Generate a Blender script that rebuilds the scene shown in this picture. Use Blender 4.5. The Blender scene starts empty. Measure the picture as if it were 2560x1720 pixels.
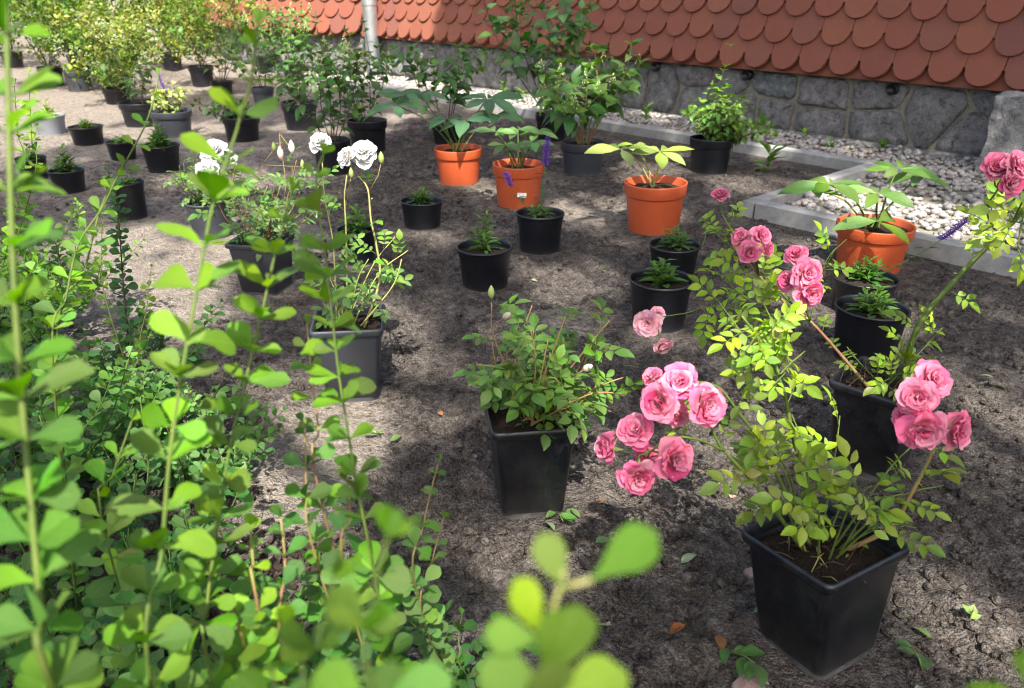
import bpy, bmesh, math, random
import numpy as np
from mathutils import Vector, Matrix, Quaternion

random.seed(7)
RNG = np.random.default_rng(11)
rad = math.radians
scene = bpy.context.scene
col = scene.collection

# ------------------------------------------------------------------ camera
cam_d = bpy.data.cameras.new("camera")
cam = bpy.data.objects.new("camera", cam_d)
col.objects.link(cam)
cam.location = (0, 0, 0.8)
cam.rotation_euler = (rad(90 - 24.5), 0, 0)
cam_d.sensor_width = 36
cam_d.lens = 28.125
cam_d.clip_start = 0.01
cam_d.clip_end = 500
cam_d.dof.use_dof = True
cam_d.dof.focus_distance = 1.35
cam_d.dof.aperture_fstop = 8.5
scene.camera = cam

# ------------------------------------------------------------------ sky, sun, exposure
SUN_EL, SUN_AZ = 54.0, -5.0          # azimuth: degrees clockwise from straight behind the camera
SDIR = Vector((-math.sin(rad(SUN_AZ)) * math.cos(rad(SUN_EL)),
               -math.cos(rad(SUN_AZ)) * math.cos(rad(SUN_EL)), math.sin(rad(SUN_EL))))
world = bpy.data.worlds.new("World")
scene.world = world
world.use_nodes = True
wn = world.node_tree.nodes
wl = world.node_tree.links
sky = wn.new("ShaderNodeTexSky")
sky.sky_type = 'NISHITA'
sky.sun_disc = False
sky.air_density = 1.0
sky.dust_density = 5.0
sky.ozone_density = 0.3
sky.sun_elevation = rad(SUN_EL)
sky.sun_rotation = math.atan2(SDIR.x, SDIR.y)
wn["Background"].inputs[1].default_value = 0.13
wl.new(sky.outputs[0], wn["Background"].inputs[0])
sun_d = bpy.data.lights.new("sun", 'SUN')
sun_d.energy = 5.0
sun_d.angle = rad(0.53)
sun_d.color = (1.0, 0.95, 0.86)
sun = bpy.data.objects.new("sun", sun_d)
col.objects.link(sun)
sun.rotation_euler = SDIR.to_track_quat('Z', 'Y').to_euler()
scene.view_settings.view_transform = 'Standard'
scene.view_settings.look = 'None'
scene.view_settings.gamma = 1
scene.view_settings.exposure = 1.62
scene.cycles.filter_width = 1.1
scene.cycles.max_bounces = 6
scene.cycles.adaptive_threshold = 0.02
scene.cycles.transparent_max_bounces = 4

# ------------------------------------------------------------------ helpers
def tag(o, label=None, cat=None, group=None, kind=None):
    if label: o["label"] = label
    if cat: o["category"] = cat
    if group: o["group"] = group
    if kind: o["kind"] = kind
    return o

def link(o, parent=None, M=None):
    col.objects.link(o)
    if parent is not None: o.parent = parent
    if M is not None: o.matrix_basis = M
    return o

def empty(name, loc):
    o = bpy.data.objects.new(name, None)
    o.empty_display_size = 0.05
    o.location = loc
    col.objects.link(o)
    return o

def mesh_from(name, V, Fs, mat, smooth=True, uv=None, rnd=None):
    me = bpy.data.meshes.new(name)
    V = np.asarray(V, dtype=np.float64)
    if isinstance(Fs, np.ndarray) and Fs.ndim == 2:
        k = Fs.shape[1]; nf = len(Fs)
        me.vertices.add(len(V)); me.vertices.foreach_set("co", V.ravel())
        me.loops.add(nf * k); me.loops.foreach_set("vertex_index", Fs.ravel().astype(np.int32))
        me.polygons.add(nf)
        me.polygons.foreach_set("loop_start", np.arange(0, nf * k, k, dtype=np.int32))
        if uv is not None:
            ul = me.uv_layers.new(name="UVMap")
            ul.data.foreach_set("uv", np.asarray(uv)[Fs.ravel()].ravel())
    else:
        me.from_pydata([tuple(v) for v in V], [], Fs)
        if uv is not None:
            ul = me.uv_layers.new(name="UVMap")
            idx = np.zeros(len(me.loops), dtype=np.int32)
            me.loops.foreach_get("vertex_index", idx)
            ul.data.foreach_set("uv", np.asarray(uv)[idx].ravel())
    me.update(calc_edges=True)
    if rnd is not None:
        at_ = me.attributes.new("rnd", 'FLOAT', 'FACE')
        at_.data.foreach_set("value", np.asarray(rnd, dtype=np.float32))
    if smooth:
        me.polygons.foreach_set("use_smooth", np.ones(len(me.polygons), dtype=bool))
    if mat is not None: me.materials.append(mat)
    return me

def obj(name, me, parent=None, M=None, color=None):
    o = bpy.data.objects.new(name, me)
    if color is not None: o.color = (color[0], color[1], color[2], 1)
    return link(o, parent, M)

# numpy value noise (tileable lattice)
_LAT = {}
def vnoise(x, y, seed):
    if seed not in _LAT: _LAT[seed] = np.random.default_rng(seed).random((256, 256))
    r = _LAT[seed]
    xi = np.floor(x).astype(int); yi = np.floor(y).astype(int)
    fx = x - xi; fy = y - yi
    fx = fx * fx * (3 - 2 * fx); fy = fy * fy * (3 - 2 * fy)
    g = lambda a, b: r[a % 256, b % 256]
    return (g(xi, yi) * (1 - fx) * (1 - fy) + g(xi + 1, yi) * fx * (1 - fy)
            + g(xi, yi + 1) * (1 - fx) * fy + g(xi + 1, yi + 1) * fx * fy) * 2 - 1

# ------------------------------------------------------------------ node materials
class NT:
    def __init__(self, name):
        self.m = bpy.data.materials.new(name)
        self.m.use_nodes = True
        self.t = self.m.node_tree
        self.b = self.t.nodes["Principled BSDF"]
        self.out = self.t.nodes["Material Output"]
    def n(self, typ, **kw):
        nd = self.t.nodes.new(typ)
        for k, v in kw.items(): setattr(nd, k, v)
        return nd
    def l(self, a, b): self.t.links.new(a, b)
    def coord(self, which="Object"):
        return self.n("ShaderNodeTexCoord").outputs[which]
    def noise(self, scale, detail=4, rough=.55, vec=None):
        nd = self.n("ShaderNodeTexNoise")
        nd.inputs["Scale"].default_value = scale
        nd.inputs["Detail"].default_value = detail
        nd.inputs["Roughness"].default_value = rough
        if vec is not None: self.l(vec, nd.inputs["Vector"])
        return nd.outputs["Fac"]
    def ramp(self, fac, stops):
        nd = self.n("ShaderNodeValToRGB")
        e = nd.color_ramp.elements
        while len(e) < len(stops): e.new(.5)
        for i, (p, c) in enumerate(stops):
            e[i].position = p
            e[i].color = (c[0], c[1], c[2], 1) if hasattr(c, '__len__') else (c, c, c, 1)
        self.l(fac, nd.inputs[0])
        return nd.outputs[0]
    def mix(self, fac, a, b, mode='MIX'):
        nd = self.n("ShaderNodeMix", data_type='RGBA', blend_type=mode)
        for s, v in ((nd.inputs[0], fac), (nd.inputs[6], a), (nd.inputs[7], b)):
            if hasattr(v, "links"): self.l(v, s)
            elif hasattr(v, '__len__'): s.default_value = (v[0], v[1], v[2], 1)
            else: s.default_value = v
        return nd.outputs[2]
    def math(self, op, a, b=0.0, c=0.0):
        nd = self.n("ShaderNodeMath", operation=op)
        for s, v in zip(nd.inputs, (a, b, c)):
            if hasattr(v, "links"): self.l(v, s)
            else: s.default_value = v
        return nd.outputs[0]
    def bump(self, h, strength=.5, dist=.01):
        nd = self.n("ShaderNodeBump")
        nd.inputs["Strength"].default_value = strength
        nd.inputs["Distance"].default_value = dist
        self.l(h, nd.inputs["Height"])
        self.l(nd.outputs[0], self.b.inputs["Normal"])
        return nd.outputs[0]
    def base(self, c, rough=.6, spec=.4):
        if hasattr(c, "links"): self.l(c, self.b.inputs["Base Color"])
        else: self.b.inputs["Base Color"].default_value = (c[0], c[1], c[2], 1)
        self.b.inputs["Roughness"].default_value = rough
        self.b.inputs["Specular IOR Level"].default_value = spec
    def attr(self, name):
        return self.n("ShaderNodeAttribute", attribute_name=name).outputs["Fac"]
    def rand(self):      # one number per leaf, whether it is its own object or a face of a joined mesh
        oi = self.n("ShaderNodeObjectInfo")
        return self.math('FRACT', self.math('ADD', oi.outputs["Random"], self.attr("rnd")))
    def objcol(self):
        return self.n("ShaderNodeObjectInfo").outputs["Color"]

def leaf_material(name, trans=.38, rough=.5, vein=.3, spec=.22, tmul=(1.25, 1.15, .45), side=True):
    k = NT(name)
    c = k.objcol()
    r = k.rand()
    hv = k.n("ShaderNodeHueSaturation")
    k.l(c, hv.inputs["Color"])
    k.l(k.math('MULTIPLY_ADD', r, .05, .475), hv.inputs["Hue"])
    k.l(k.math('MULTIPLY_ADD', k.math('FRACT', k.math('MULTIPLY', r, 7.31)), .75, .52), hv.inputs["Value"])
    k.l(k.math('MULTIPLY_ADD', k.math('FRACT', k.math('MULTIPLY', r, 3.77)), .3, .98), hv.inputs["Saturation"])
    uv = k.n("ShaderNodeUVMap").outputs[0]
    sp = k.n("ShaderNodeSeparateXYZ"); k.l(uv, sp.inputs[0])
    u, v = sp.outputs[0], sp.outputs[1]
    av = k.math('ABSOLUTE', k.math('SUBTRACT', v, .5))
    mid = k.math('SUBTRACT', 1.0, k.math('MINIMUM', k.math('MULTIPLY', av, 22.0), 1.0))
    wav = k.math('SINE', k.math('MULTIPLY', k.math('SUBTRACT', u, k.math('MULTIPLY', av, .8)), 46.0))
    ribs = k.math('MULTIPLY', k.math('MAXIMUM', k.math('SUBTRACT', wav, .72), 0.0), 2.2)
    veins = k.math('MAXIMUM', mid, k.math('MULTIPLY', ribs, .6))
    bl = k.noise(60, 3, .6, k.coord("Object"))
    c1 = k.mix(k.math('MULTIPLY', veins, vein), hv.outputs[0], (.20, .30, .06))
    c2 = k.mix(k.ramp(bl, [(.35, 0), (.75, .35)]), c1, k.mix(1.0, c1, (.75, .85, .6), 'MULTIPLY'))
    edge = k.math('MULTIPLY', k.math('GREATER_THAN', k.math('ADD', bl, k.math('MULTIPLY', r, .25)), .86), .6)
    c3 = k.mix(edge, c2, (.22, .16, .05))
    if side:   # paler underside
        bf = k.n("ShaderNodeNewGeometry").outputs["Backfacing"]
        c3 = k.mix(k.math('MULTIPLY', bf, .35), c3, k.mix(.35, c3, (.14, .22, .10)))
    k.base(c3, rough, spec)
    k.bump(k.math('ADD', k.math('MULTIPLY', veins, -.7), k.math('MULTIPLY', bl, .6)), .35, .002)
    tr = k.n("ShaderNodeBsdfTranslucent")
    k.l(k.mix(1.0, c3, tmul, 'MULTIPLY'), tr.inputs[0])
    mx = k.n("ShaderNodeMixShader")
    mx.inputs[0].default_value = trans
    k.l(k.b.outputs[0], mx.inputs[1]); k.l(tr.outputs[0], mx.inputs[2])
    k.l(mx.outputs[0], k.out.inputs[0])
    return k.m

M_LEAF = leaf_material("leaf", tmul=(1.55, 1.6, .45))
M_GLOSSLEAF = leaf_material("glossy_leaf", trans=.3, rough=.38, spec=.32, tmul=(1.8, 1.6, .5))
M_FOLI = leaf_material("far_foliage", vein=.1, tmul=(1.9, 1.7, .5))

def petal_material(name, trans=.4):
    k = NT(name)
    c = k.objcol()
    uv = k.n("ShaderNodeUVMap").outputs[0]
    sp = k.n("ShaderNodeSeparateXYZ"); k.l(uv, sp.inputs[0])
    u = sp.outputs[0]
    c2 = k.mix(k.ramp(u, [(.0, .75), (.5, 0.0)]), c, k.mix(.55, c, (.9, .82, .72)))
    r = k.rand()
    hv = k.n("ShaderNodeHueSaturation"); k.l(c2, hv.inputs["Color"])
    k.l(k.math('MULTIPLY_ADD', r, .3, .82), hv.inputs["Value"])
    k.l(k.math('MULTIPLY_ADD', k.math('FRACT', k.math('MULTIPLY', r, 5.3)), .35, .78), hv.inputs["Saturation"])
    k.base(hv.outputs[0], .6, .2)
    wv = k.noise(90, 2, .5, k.coord("Object"))
    k.bump(wv, .25, .002)
    tr = k.n("ShaderNodeBsdfTranslucent"); k.l(hv.outputs[0], tr.inputs[0])
    mx = k.n("ShaderNodeMixShader"); mx.inputs[0].default_value = trans
    k.l(k.b.outputs[0], mx.inputs[1]); k.l(tr.outputs[0], mx.inputs[2])
    k.l(mx.outputs[0], k.out.inputs[0])
    return k.m
M_PETAL = petal_material("petal")

def stem_material(name, c1, c2, scale=60):
    k = NT(name)
    f = k.noise(scale, 3, .6, k.coord())
    k.base(k.mix(k.ramp(f, [(.35, 0), (.65, 1)]), c1, c2), .55, .3)
    k.bump(f, .3, .001)
    return k.m
M_STEM_G = stem_material("green_stem", (.055, .10, .015), (.10, .135, .024), 40)
M_STEM_R = stem_material("red_stem", (.22, .10, .06), (.20, .19, .05), 25)
M_STEM_B = stem_material("brown_stem", (.05, .032, .022), (.10, .07, .045))
M_STEM_Y = stem_material("yellow_stem", (.24, .25, .08), (.32, .29, .11), 30)
M_BUD = stem_material("green_bud", (.16, .22, .06), (.26, .32, .10), 90)

def plastic(name, c, c_dust, rough=.42, dust=.5, spec=.5, top=.25):
    k = NT(name)
    oc = k.coord("Object")
    sp = k.n("ShaderNodeSeparateXYZ"); k.l(oc, sp.inputs[0])
    n1 = k.noise(3.2, 6, .65, oc)
    n2 = k.noise(26, 4, .7, oc)
    low = k.ramp(k.math('ADD', sp.outputs[2], k.math('MULTIPLY', k.math('SUBTRACT', k.noise(7, 5, .7, oc), .5), .32)), [(.0, .85), (.05, .5), (.13, .14), (.35, 0.0)])
    spots = k.ramp(n2, [(.60, 0), (.72, .5)])
    film = k.ramp(n1, [(.46, 0), (.8, .15)])
    d = k.math('MULTIPLY', k.math('MINIMUM', k.math('ADD', k.math('MAXIMUM', low, k.math('MULTIPLY', spots, .45)), film), 1.0), dust)
    col_ = k.mix(k.math('MULTIPLY', k.n("ShaderNodeObjectInfo").outputs["Random"], .35), c, k.mix(.05, c, c_dust))
    k.base(k.mix(d, col_, c_dust), rough, spec)
    k.l(k.math('MULTIPLY_ADD', d, .45, rough), k.b.inputs["Roughness"])
    k.bump(k.math('ADD', n2, k.math('MULTIPLY', k.noise(120, 2, .5, oc), .4)), .12, .01)
    return k.m
M_BLACK = plastic("black_plastic", (.0035, .0045, .008), (.11, .105, .10), .34, .30)
M_DIRTY = plastic("dirty_black_plastic", (.0035, .0045, .008), (.20, .19, .175), .34, .62)
M_GREY = plastic("grey_plastic", (.030, .034, .043), (.15, .145, .14), .45, .5)
M_PALEGREY = plastic("pale_grey_plastic", (.20, .21, .24), (.2, .19, .18), .5, .4)
M_ORANGE = plastic("orange_plastic", (.44, .078, .024), (.24, .095, .055), .42, .45)

def soil_mat(name, dark, light, scale, rough=.95):
    k = NT(name)
    oc = k.coord("Object")
    f = k.noise(scale, 8, .7, oc)
    k.base(k.ramp(f, [(.3, dark), (.7, light)]), rough, .15)
    k.bump(f, .9, .02)
    return k.m
M_POTSOIL = soil_mat("potting_soil", (.012, .009, .007), (.075, .05, .035), 40)

def ground_mat():
    k = NT("garden_soil")
    oc = k.coord("Object")
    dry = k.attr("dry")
    n1 = k.noise(2.6, 6, .6, oc)
    n2 = k.noise(34, 6, .74, oc)
    n3 = k.noise(210, 3, .7, oc)
    vo = k.n("ShaderNodeTexVoronoi", feature='F1'); vo.inputs["Scale"].default_value = 95; k.l(oc, vo.inputs["Vector"])
    crumb = k.math('SUBTRACT', 1.0, vo.outputs["Distance"])
    vg = k.n("ShaderNodeTexVoronoi", feature='F1'); vg.inputs["Scale"].default_value = 300; k.l(oc, vg.inputs["Vector"])
    sg = k.n("ShaderNodeSeparateXYZ"); k.l(vg.outputs["Color"], sg.inputs[0]); grain = sg.outputs[0]
    mx_ = k.math('MULTIPLY_ADD', k.math('SUBTRACT', grain, .5), .22, k.math('MULTIPLY_ADD', k.math('SUBTRACT', n3, .5), .2, n2))
    moist = k.ramp(mx_, [(.28, (.030, .025, .022)), (.44, (.088, .074, .065)), (.57, (.142, .122, .107)), (.74, (.245, .215, .19))])  # moist soil tones; low noise also darkens the crevices as painted shade
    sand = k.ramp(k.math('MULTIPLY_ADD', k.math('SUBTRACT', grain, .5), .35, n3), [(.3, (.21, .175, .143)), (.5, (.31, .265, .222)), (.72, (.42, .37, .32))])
    sand = k.mix(k.ramp(n2, [(.34, .65), (.53, 0)]), sand, (.10, .080, .066))  # crevice shade painted into the sand from the bump noise
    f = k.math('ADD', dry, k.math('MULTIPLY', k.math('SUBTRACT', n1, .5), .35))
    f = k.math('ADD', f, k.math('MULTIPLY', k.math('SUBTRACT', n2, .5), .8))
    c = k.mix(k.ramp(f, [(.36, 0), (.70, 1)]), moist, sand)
    speck = k.ramp(k.noise(160, 2, .5, oc), [(.69, 0), (.72, 1)])
    c = k.mix(k.math('MULTIPLY', speck, .5), c, (.40, .36, .31))
    k.base(c, .95, .12)
    h = k.math('ADD', k.math('MULTIPLY', n2, 1.1), k.math('ADD', k.math('MULTIPLY', n3, .25), k.math('MULTIPLY_ADD', vg.outputs["Distance"], -.22, k.math('MULTIPLY', crumb, .30))))
    k.bump(h, 1.0, .03)
    return k.m
M_GROUND = ground_mat()

def tile_mat():
    k = NT("clay_tile")
    oc = k.coord("Object")
    r = k.rand()
    base = k.ramp(r, [(.0, (.15, .049, .031)), (.25, (.18, .058, .034)), (.5, (.16, .052, .033)), (.72, (.19, .067, .037)), (.88, (.13, .048, .038)), (1.0, (.20, .073, .040))])
    n1 = k.noise(5, 5, .6, oc); n2 = k.noise(70, 4, .65, oc)
    c = k.mix(k.ramp(n1, [(.35, 0), (.8, .35)]), base, (.17, .07, .05))
    c = k.mix(k.ramp(n2, [(.6, 0), (.78, .28)]), c, (.42, .22, .14))
    k.base(c, .78, .25)
    k.bump(n2, .3, .004)
    return k.m
M_TILE = tile_mat()

def stone_mat(name, cols, scale=14, bump=.8):
    k = NT(name)
    oc = k.coord("Object")
    r = k.rand()
    n1 = k.noise(scale, 9, .72, oc); n2 = k.noise(scale * 9, 4, .7, oc); n3 = k.noise(4, 3, .5, oc)
    a = k.ramp(r, [(i / (len(cols) - 1), c) for i, c in enumerate(cols)])
    c = k.mix(k.ramp(n1, [(.38, .7), (.48, 0)]), a, (.05, .05, .053))
    c = k.mix(k.ramp(n1, [(.51, 0), (.60, .85)]), c, (.34, .33, .33))
    c = k.mix(k.ramp(n2, [(.55, 0), (.66, .6)]), c, (.40, .38, .37))
    c = k.mix(k.ramp(n2, [(.36, .6), (.45, 0)]), c, (.018, .018, .02))
    c = k.mix(k.ramp(n3, [(.5, 0), (.8, .25)]), c, (.16, .17, .12))
    k.base(c, .82, .3)
    k.bump(k.math('ADD', n1, k.math('MULTIPLY', n2, .3)), bump, .08)
    return k.m
M_STONE = stone_mat("granite_rubble", [(.20, .20, .205), (.26, .225, .225), (.165, .185, .185), (.28, .255, .245), (.22, .21, .215)], 19, .8)
M_BLOCK = stone_mat("granite_block", [(.2, .2, .2), (.24, .235, .23)], 18, .7)
M_PEBBLE = stone_mat("pebble", [(.22, .19, .17), (.34, .31, .29), (.15, .15, .15), (.38, .33, .27), (.25, .2, .18), (.42, .40, .38)], 40, .25)
k = NT("mortar"); oc = k.coord(); f = k.noise(22, 7, .7, oc)
k.base(k.ramp(f, [(.3, (.15, .135, .10)), (.7, (.27, .25, .195))]), .95, .1); k.bump(f, .8, .02); M_MORTAR = k.m
k = NT("concrete"); oc = k.coord(); f = k.noise(30, 8, .7, oc); f2 = k.noise(4, 4, .6, oc)
cc = k.mix(k.ramp(f2, [(.35, .5), (.65, 0)]), k.ramp(f, [(.3, (.20, .20, .195)), (.7, (.33, .33, .325))]), (.15, .14, .12))
k.base(cc, .9, .2); k.bump(f, .4, .008); M_CONC = k.m
k = NT("zinc"); oc = k.coord(); f = k.noise(7, 5, .6, oc)
k.base(k.ramp(f, [(.3, (.32, .34, .35)), (.7, (.58, .60, .61))]), .38, .5); k.b.inputs["Metallic"].default_value = .85; M_ZINC = k.m
k = NT("black_pipe"); k.base((.008, .008, .009), .4, .4); M_PIPE = k.m
k = NT("paper_label"); oc = k.coord("Object")
sp = k.n("ShaderNodeSeparateXYZ"); k.l(oc, sp.inputs[0])
row = k.math('GREATER_THAN', k.math('SINE', k.math('MULTIPLY', sp.outputs[2], 900.0)), .25)
wd = k.math('GREATER_THAN', k.noise(330, 1, .5, oc), .52)
inb = k.math('LESS_THAN', k.math('ABSOLUTE', sp.outputs[0]), .013)
k.base(k.mix(k.math('MULTIPLY', k.math('MULTIPLY', row, wd), k.math('MULTIPLY', inb, .7)), (.72, .72, .70), (.12, .12, .13)), .6, .3); M_LABEL = k.m
k = NT("bark"); oc = k.coord(); f = k.noise(9, 8, .7, oc)
k.base(k.ramp(f, [(.3, (.04, .032, .026)), (.7, (.15, .125, .10))]), .95, .1); k.bump(f, 1, .05); M_BARK = k.m
k = NT("dry_leaf"); oc = k.coord(); f = k.noise(80, 4, .6, oc)
k.base(k.mix(k.ramp(f, [(.3, 0), (.7, .6)]), k.objcol(), (.06, .03, .015)), .7, .2); k.bump(f, .4, .003); M_DRY = k.m
k = NT("sky_purple"); k.base(k.mix(k.ramp(k.noise(150, 2, .5, k.coord()), [(.35, 0), (.65, 1)]), (.07, .025, .19), (.16, .07, .36)), .7, .2); M_PURPLE = k.m
k.m.name = "purple_floret"
k = NT("cream_floret"); k.base(k.mix(k.ramp(k.noise(120, 2, .5, k.coord()), [(.35, 0), (.65, 1)]), (.30, .36, .12), (.55, .56, .28)), .7, .2); M_CREAM = k.m
k = NT("bark_mulch"); oc = k.coord(); k.base(k.ramp(k.noise(60, 6, .7, oc), [(.3, (.018, .012, .009)), (.55, (.060, .042, .033)), (.78, (.17, .13, .11))]), .9, .15); M_MULCH = k.m
k = NT("pink_stone"); oc = k.coord(); f = k.noise(50, 6, .7, oc); k.base(k.ramp(f, [(.3, (.19, .12, .10)), (.7, (.34, .25, .22))]), .85, .2); k.bump(f, .5, .004); M_PINKSTONE = k.m

# ------------------------------------------------------------------ leaf and tube shapes
LEAF = {}
def leaf_shape(name, prof, n=6, fold=.22, droop=.25, wavy=.0, stalk=0.0, mat=None, serr=0.0, seed=0, cup=0.0, twist=0.0):
    """unit-length blade along +X, width from prof(t) (half width), normal +Z"""
    rs = random.Random(seed)
    V, UV, Fq = [], [], []
    for i in range(n + 1):
        t = i / n
        w = max(prof(t), .004)
        if serr and 0 < i < n: w *= 1 + serr * (1 if i % 2 else -1)
        x = stalk + t * (1 - stalk)
        zc = -droop * t * t
        tw = twist * t
        for j in (-1, -.5, 0, .5, 1):
            y = j * w
            z = zc + fold * abs(y) + cup * y * y / max(w, .01) + wavy * math.sin(9 * t + 3 * j + seed) * abs(j) * .5
            if j: z += rs.uniform(-.008, .008)
            V.append((x, y * math.cos(tw) - (z - zc) * math.sin(tw), zc + (z - zc) * math.cos(tw) + y * math.sin(tw)))
            UV.append((t, .5 + j * .5))
    for i in range(n):
        for j in range(4):
            a = i * 5 + j
            Fq.append((a, a + 1, a + 6, a + 5))
    if stalk:
        b = len(V)
        r = .012
        V += [(0, -r, .0), (0, r, .0), (stalk + .06, r, .004), (stalk + .06, -r, .004)]
        UV += [(0, .5)] * 4
        Fq.append((b, b + 3, b + 2, b + 1))
    V = np.array(V); UV = np.array(UV); Fq = np.array(Fq)
    me = mesh_from(name, V, Fq, mat, True, UV)
    LEAF.setdefault(name, []).append((me, V, Fq, UV, mat))

def ovate(w, tip=1.0, pk=.42):
    def f(t):
        a = math.sin(math.pi * min(1, t ** (math.log(.5) / math.log(pk))))
        return w * max(a, 0) ** tip
    return f
def spat(w):   # barberry: narrow base, round tip
    def f(t):
        if t < .25: return w * (.07 + .30 * (t / .25) ** 1.5)
        s = (t - .25) / .75
        return w * (.37 + .63 * math.sin(min(s / .62, 1) * math.pi / 2) ** 1.2) * (1 if s < .62 else math.sqrt(max(0, 1 - ((s - .62) / .385) ** 2.2)))
    return f
for s in range(5):
    leaf_shape("barberry_leaf", spat((.29, .34, .38, .31, .36)[s]), 8, fold=(.12, .3, .05, .2, .38)[s], droop=(.15, -.08, .3, .05, .22)[s], wavy=.03, seed=s, mat=M_LEAF, twist=(.1, -.25, .3, 0, -.1)[s])
for s in range(4):
    leaf_shape("rose_leaflet", ovate((.26, .30, .235, .275)[s], .9, .46), 8, fold=(.35, .22, .5, .3)[s], droop=(.18, .3, .05, .22)[s], serr=.045, stalk=.05, seed=s, mat=M_GLOSSLEAF, twist=(.1, -.2, .2, 0)[s])
for s in range(3):
    leaf_shape("lance_leaf", ovate((.17, .20, .15)[s], .9, .55), 6, fold=.4, droop=(.3, .12, .45)[s], wavy=.02, seed=s, mat=M_LEAF, serr=.02)
for s in range(3):
    leaf_shape("hellebore_leaflet", ovate((.18, .21, .16)[s], .95, .56), 8, fold=.25, droop=(.22, .35, .1)[s], serr=.02, seed=s, mat=M_GLOSSLEAF, twist=(0, .2, -.2)[s])
for s in range(3):
    leaf_shape("shrub_leaf", ovate((.27, .31, .24)[s], .95, .42), 7, fold=.28, droop=(.35, .15, .5)[s], serr=.025, stalk=.1, seed=s, mat=M_GLOSSLEAF, twist=(0, .25, -.2)[s])
def small_leaf(name, w, mat):
    V = np.array([(0, 0, 0), (.45, -w, .06), (.45, 0, -.02), (.45, w, .06), (1, 0, -.12)])
    F_ = np.array([(0, 1, 2, 2), (0, 2, 3, 3), (1, 4, 2, 2), (2, 4, 3, 3)])
    F3 = np.array([(0, 1, 2), (0, 2, 3), (1, 4, 2), (2, 4, 3)])
    UV = np.array([(0, .5), (.45, 0), (.45, .5), (.45, 1), (1, .5)])
    me = mesh_from(name, V, F3, mat, True, UV)
    LEAF.setdefault(name, []).append((me, V, F3, UV, mat))
small_leaf("small_leaf", .3, M_FOLI)
small_leaf("small_round_leaf", .42, M_FOLI)
PETALS = []
for s in range(5):
    rs = random.Random(s)
    V, UV, Fq = [], [], []
    n, w0 = 6, (.50, .58, .46, .54, .62)[s]
    for i in range(n + 1):
        t = i / n
        te = 1 - (1 - t) ** 1.25
        w = w0 * (.2 + .8 * min(1, te * 1.6) ** .8) * math.sqrt(max(.0, 1 - max(0, (te - .55) / .47) ** 2.2))
        for j in (-1, -.6, -.2, .2, .6, 1):
            # cupped petal rising along X, hollow to +Z, rolled ruffled lip
            z = .55 * (w * j) ** 2 / w0 + .30 * te * te - .62 * max(0, te - .68) * (1 + .5 * abs(j)) + .05 * math.sin(6 * j + s * 2.1) * te * te + rs.uniform(-.012, .012)
            notch = -.045 * max(0, 1 - abs(j) * 3) if s % 2 == 0 and i >= n - 1 else 0
            V.append((te * (1 - .10 * abs(j) * te) + notch, w * j, z))
            UV.append((te, .5 + j * .5))
    for i in range(n):
        for j in range(5):
            a = i * 6 + j
            Fq.append((a, a + 1, a + 7, a + 6))
    PETALS.append(mesh_from("petal", V, np.array(Fq), M_PETAL, True, UV))

def spline(pts, step):
    P = [Vector(p) for p in pts]
    if len(P) == 2:
        n = max(2, int((P[1] - P[0]).length / step))
        return [P[0].lerp(P[1], i / n) for i in range(n + 1)]
    Q = [P[0] * 2 - P[1]] + P + [P[-1] * 2 - P[-2]]
    out = []
    for i in range(1, len(Q) - 2):
        p0, p1, p2, p3 = Q[i - 1:i + 3]
        n = max(1, int((p2 - p1).length / step))
        for kk in range(n):
            t = kk / n
            out.append(.5 * ((2 * p1) + (p2 - p0) * t + (2 * p0 - 5 * p1 + 4 * p2 - p3) * t * t + (3 * p1 - p0 - 3 * p2 + p3) * t ** 3))
    out.append(P[-1])
    return out

def tube(pts, r0, r1, sides=6, V=None, Fs=None, knob=0.0):
    if V is None: V, Fs = [], []
    b = len(V)
    n = len(pts)
    ref = None
    for i, p in enumerate(pts):
        d = (pts[min(i + 1, n - 1)] - pts[max(i - 1, 0)])
        d = d.normalized() if d.length > 1e-9 else Vector((0, 0, 1))
        if ref is None:
            ref = d.orthogonal().normalized()
        ref = (ref - d * ref.dot(d))
        ref = ref.normalized() if ref.length > 1e-6 else d.orthogonal().normalized()
        s = d.cross(ref)
        r = r0 + (r1 - r0) * i / (n - 1)
        if knob and i % 4 == 0: r *= 1 + knob
        for q in range(sides):
            a = 2 * math.pi * q / sides
            V.append(tuple(p + (ref * math.cos(a) + s * math.sin(a)) * r))
    for i in range(n - 1):
        for q in range(sides):
            q2 = (q + 1) % sides
            Fs.append((b + i * sides + q, b + i * sides + q2, b + (i + 1) * sides + q2, b + (i + 1) * sides + q))
    Fs.append(tuple(b + (n - 1) * sides + q for q in range(sides)))
    Fs.append(tuple(b + q for q in reversed(range(sides))))
    return V, Fs

def frame(d, up, loc, s=1.0):
    d = d.normalized()
    z = up - d * up.dot(d)
    if z.length < 1e-4: z = d.orthogonal()
    z.normalize()
    y = z.cross(d)
    M = Matrix((d, y, z)).transposed().to_4x4()
    M = Matrix.Translation(loc) @ M @ Matrix.Diagonal((s, s, s, 1))
    return M

def rv(a=1.0):
    return Vector((random.uniform(-a, a), random.uniform(-a, a), random.uniform(-a, a)))

def jit(c, a=.12):
    f = 1 + random.uniform(-a, a)
    return (c[0] * f * (1 + random.uniform(-a, a)), c[1] * f, c[2] * f * (1 + random.uniform(-a, a)))

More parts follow.
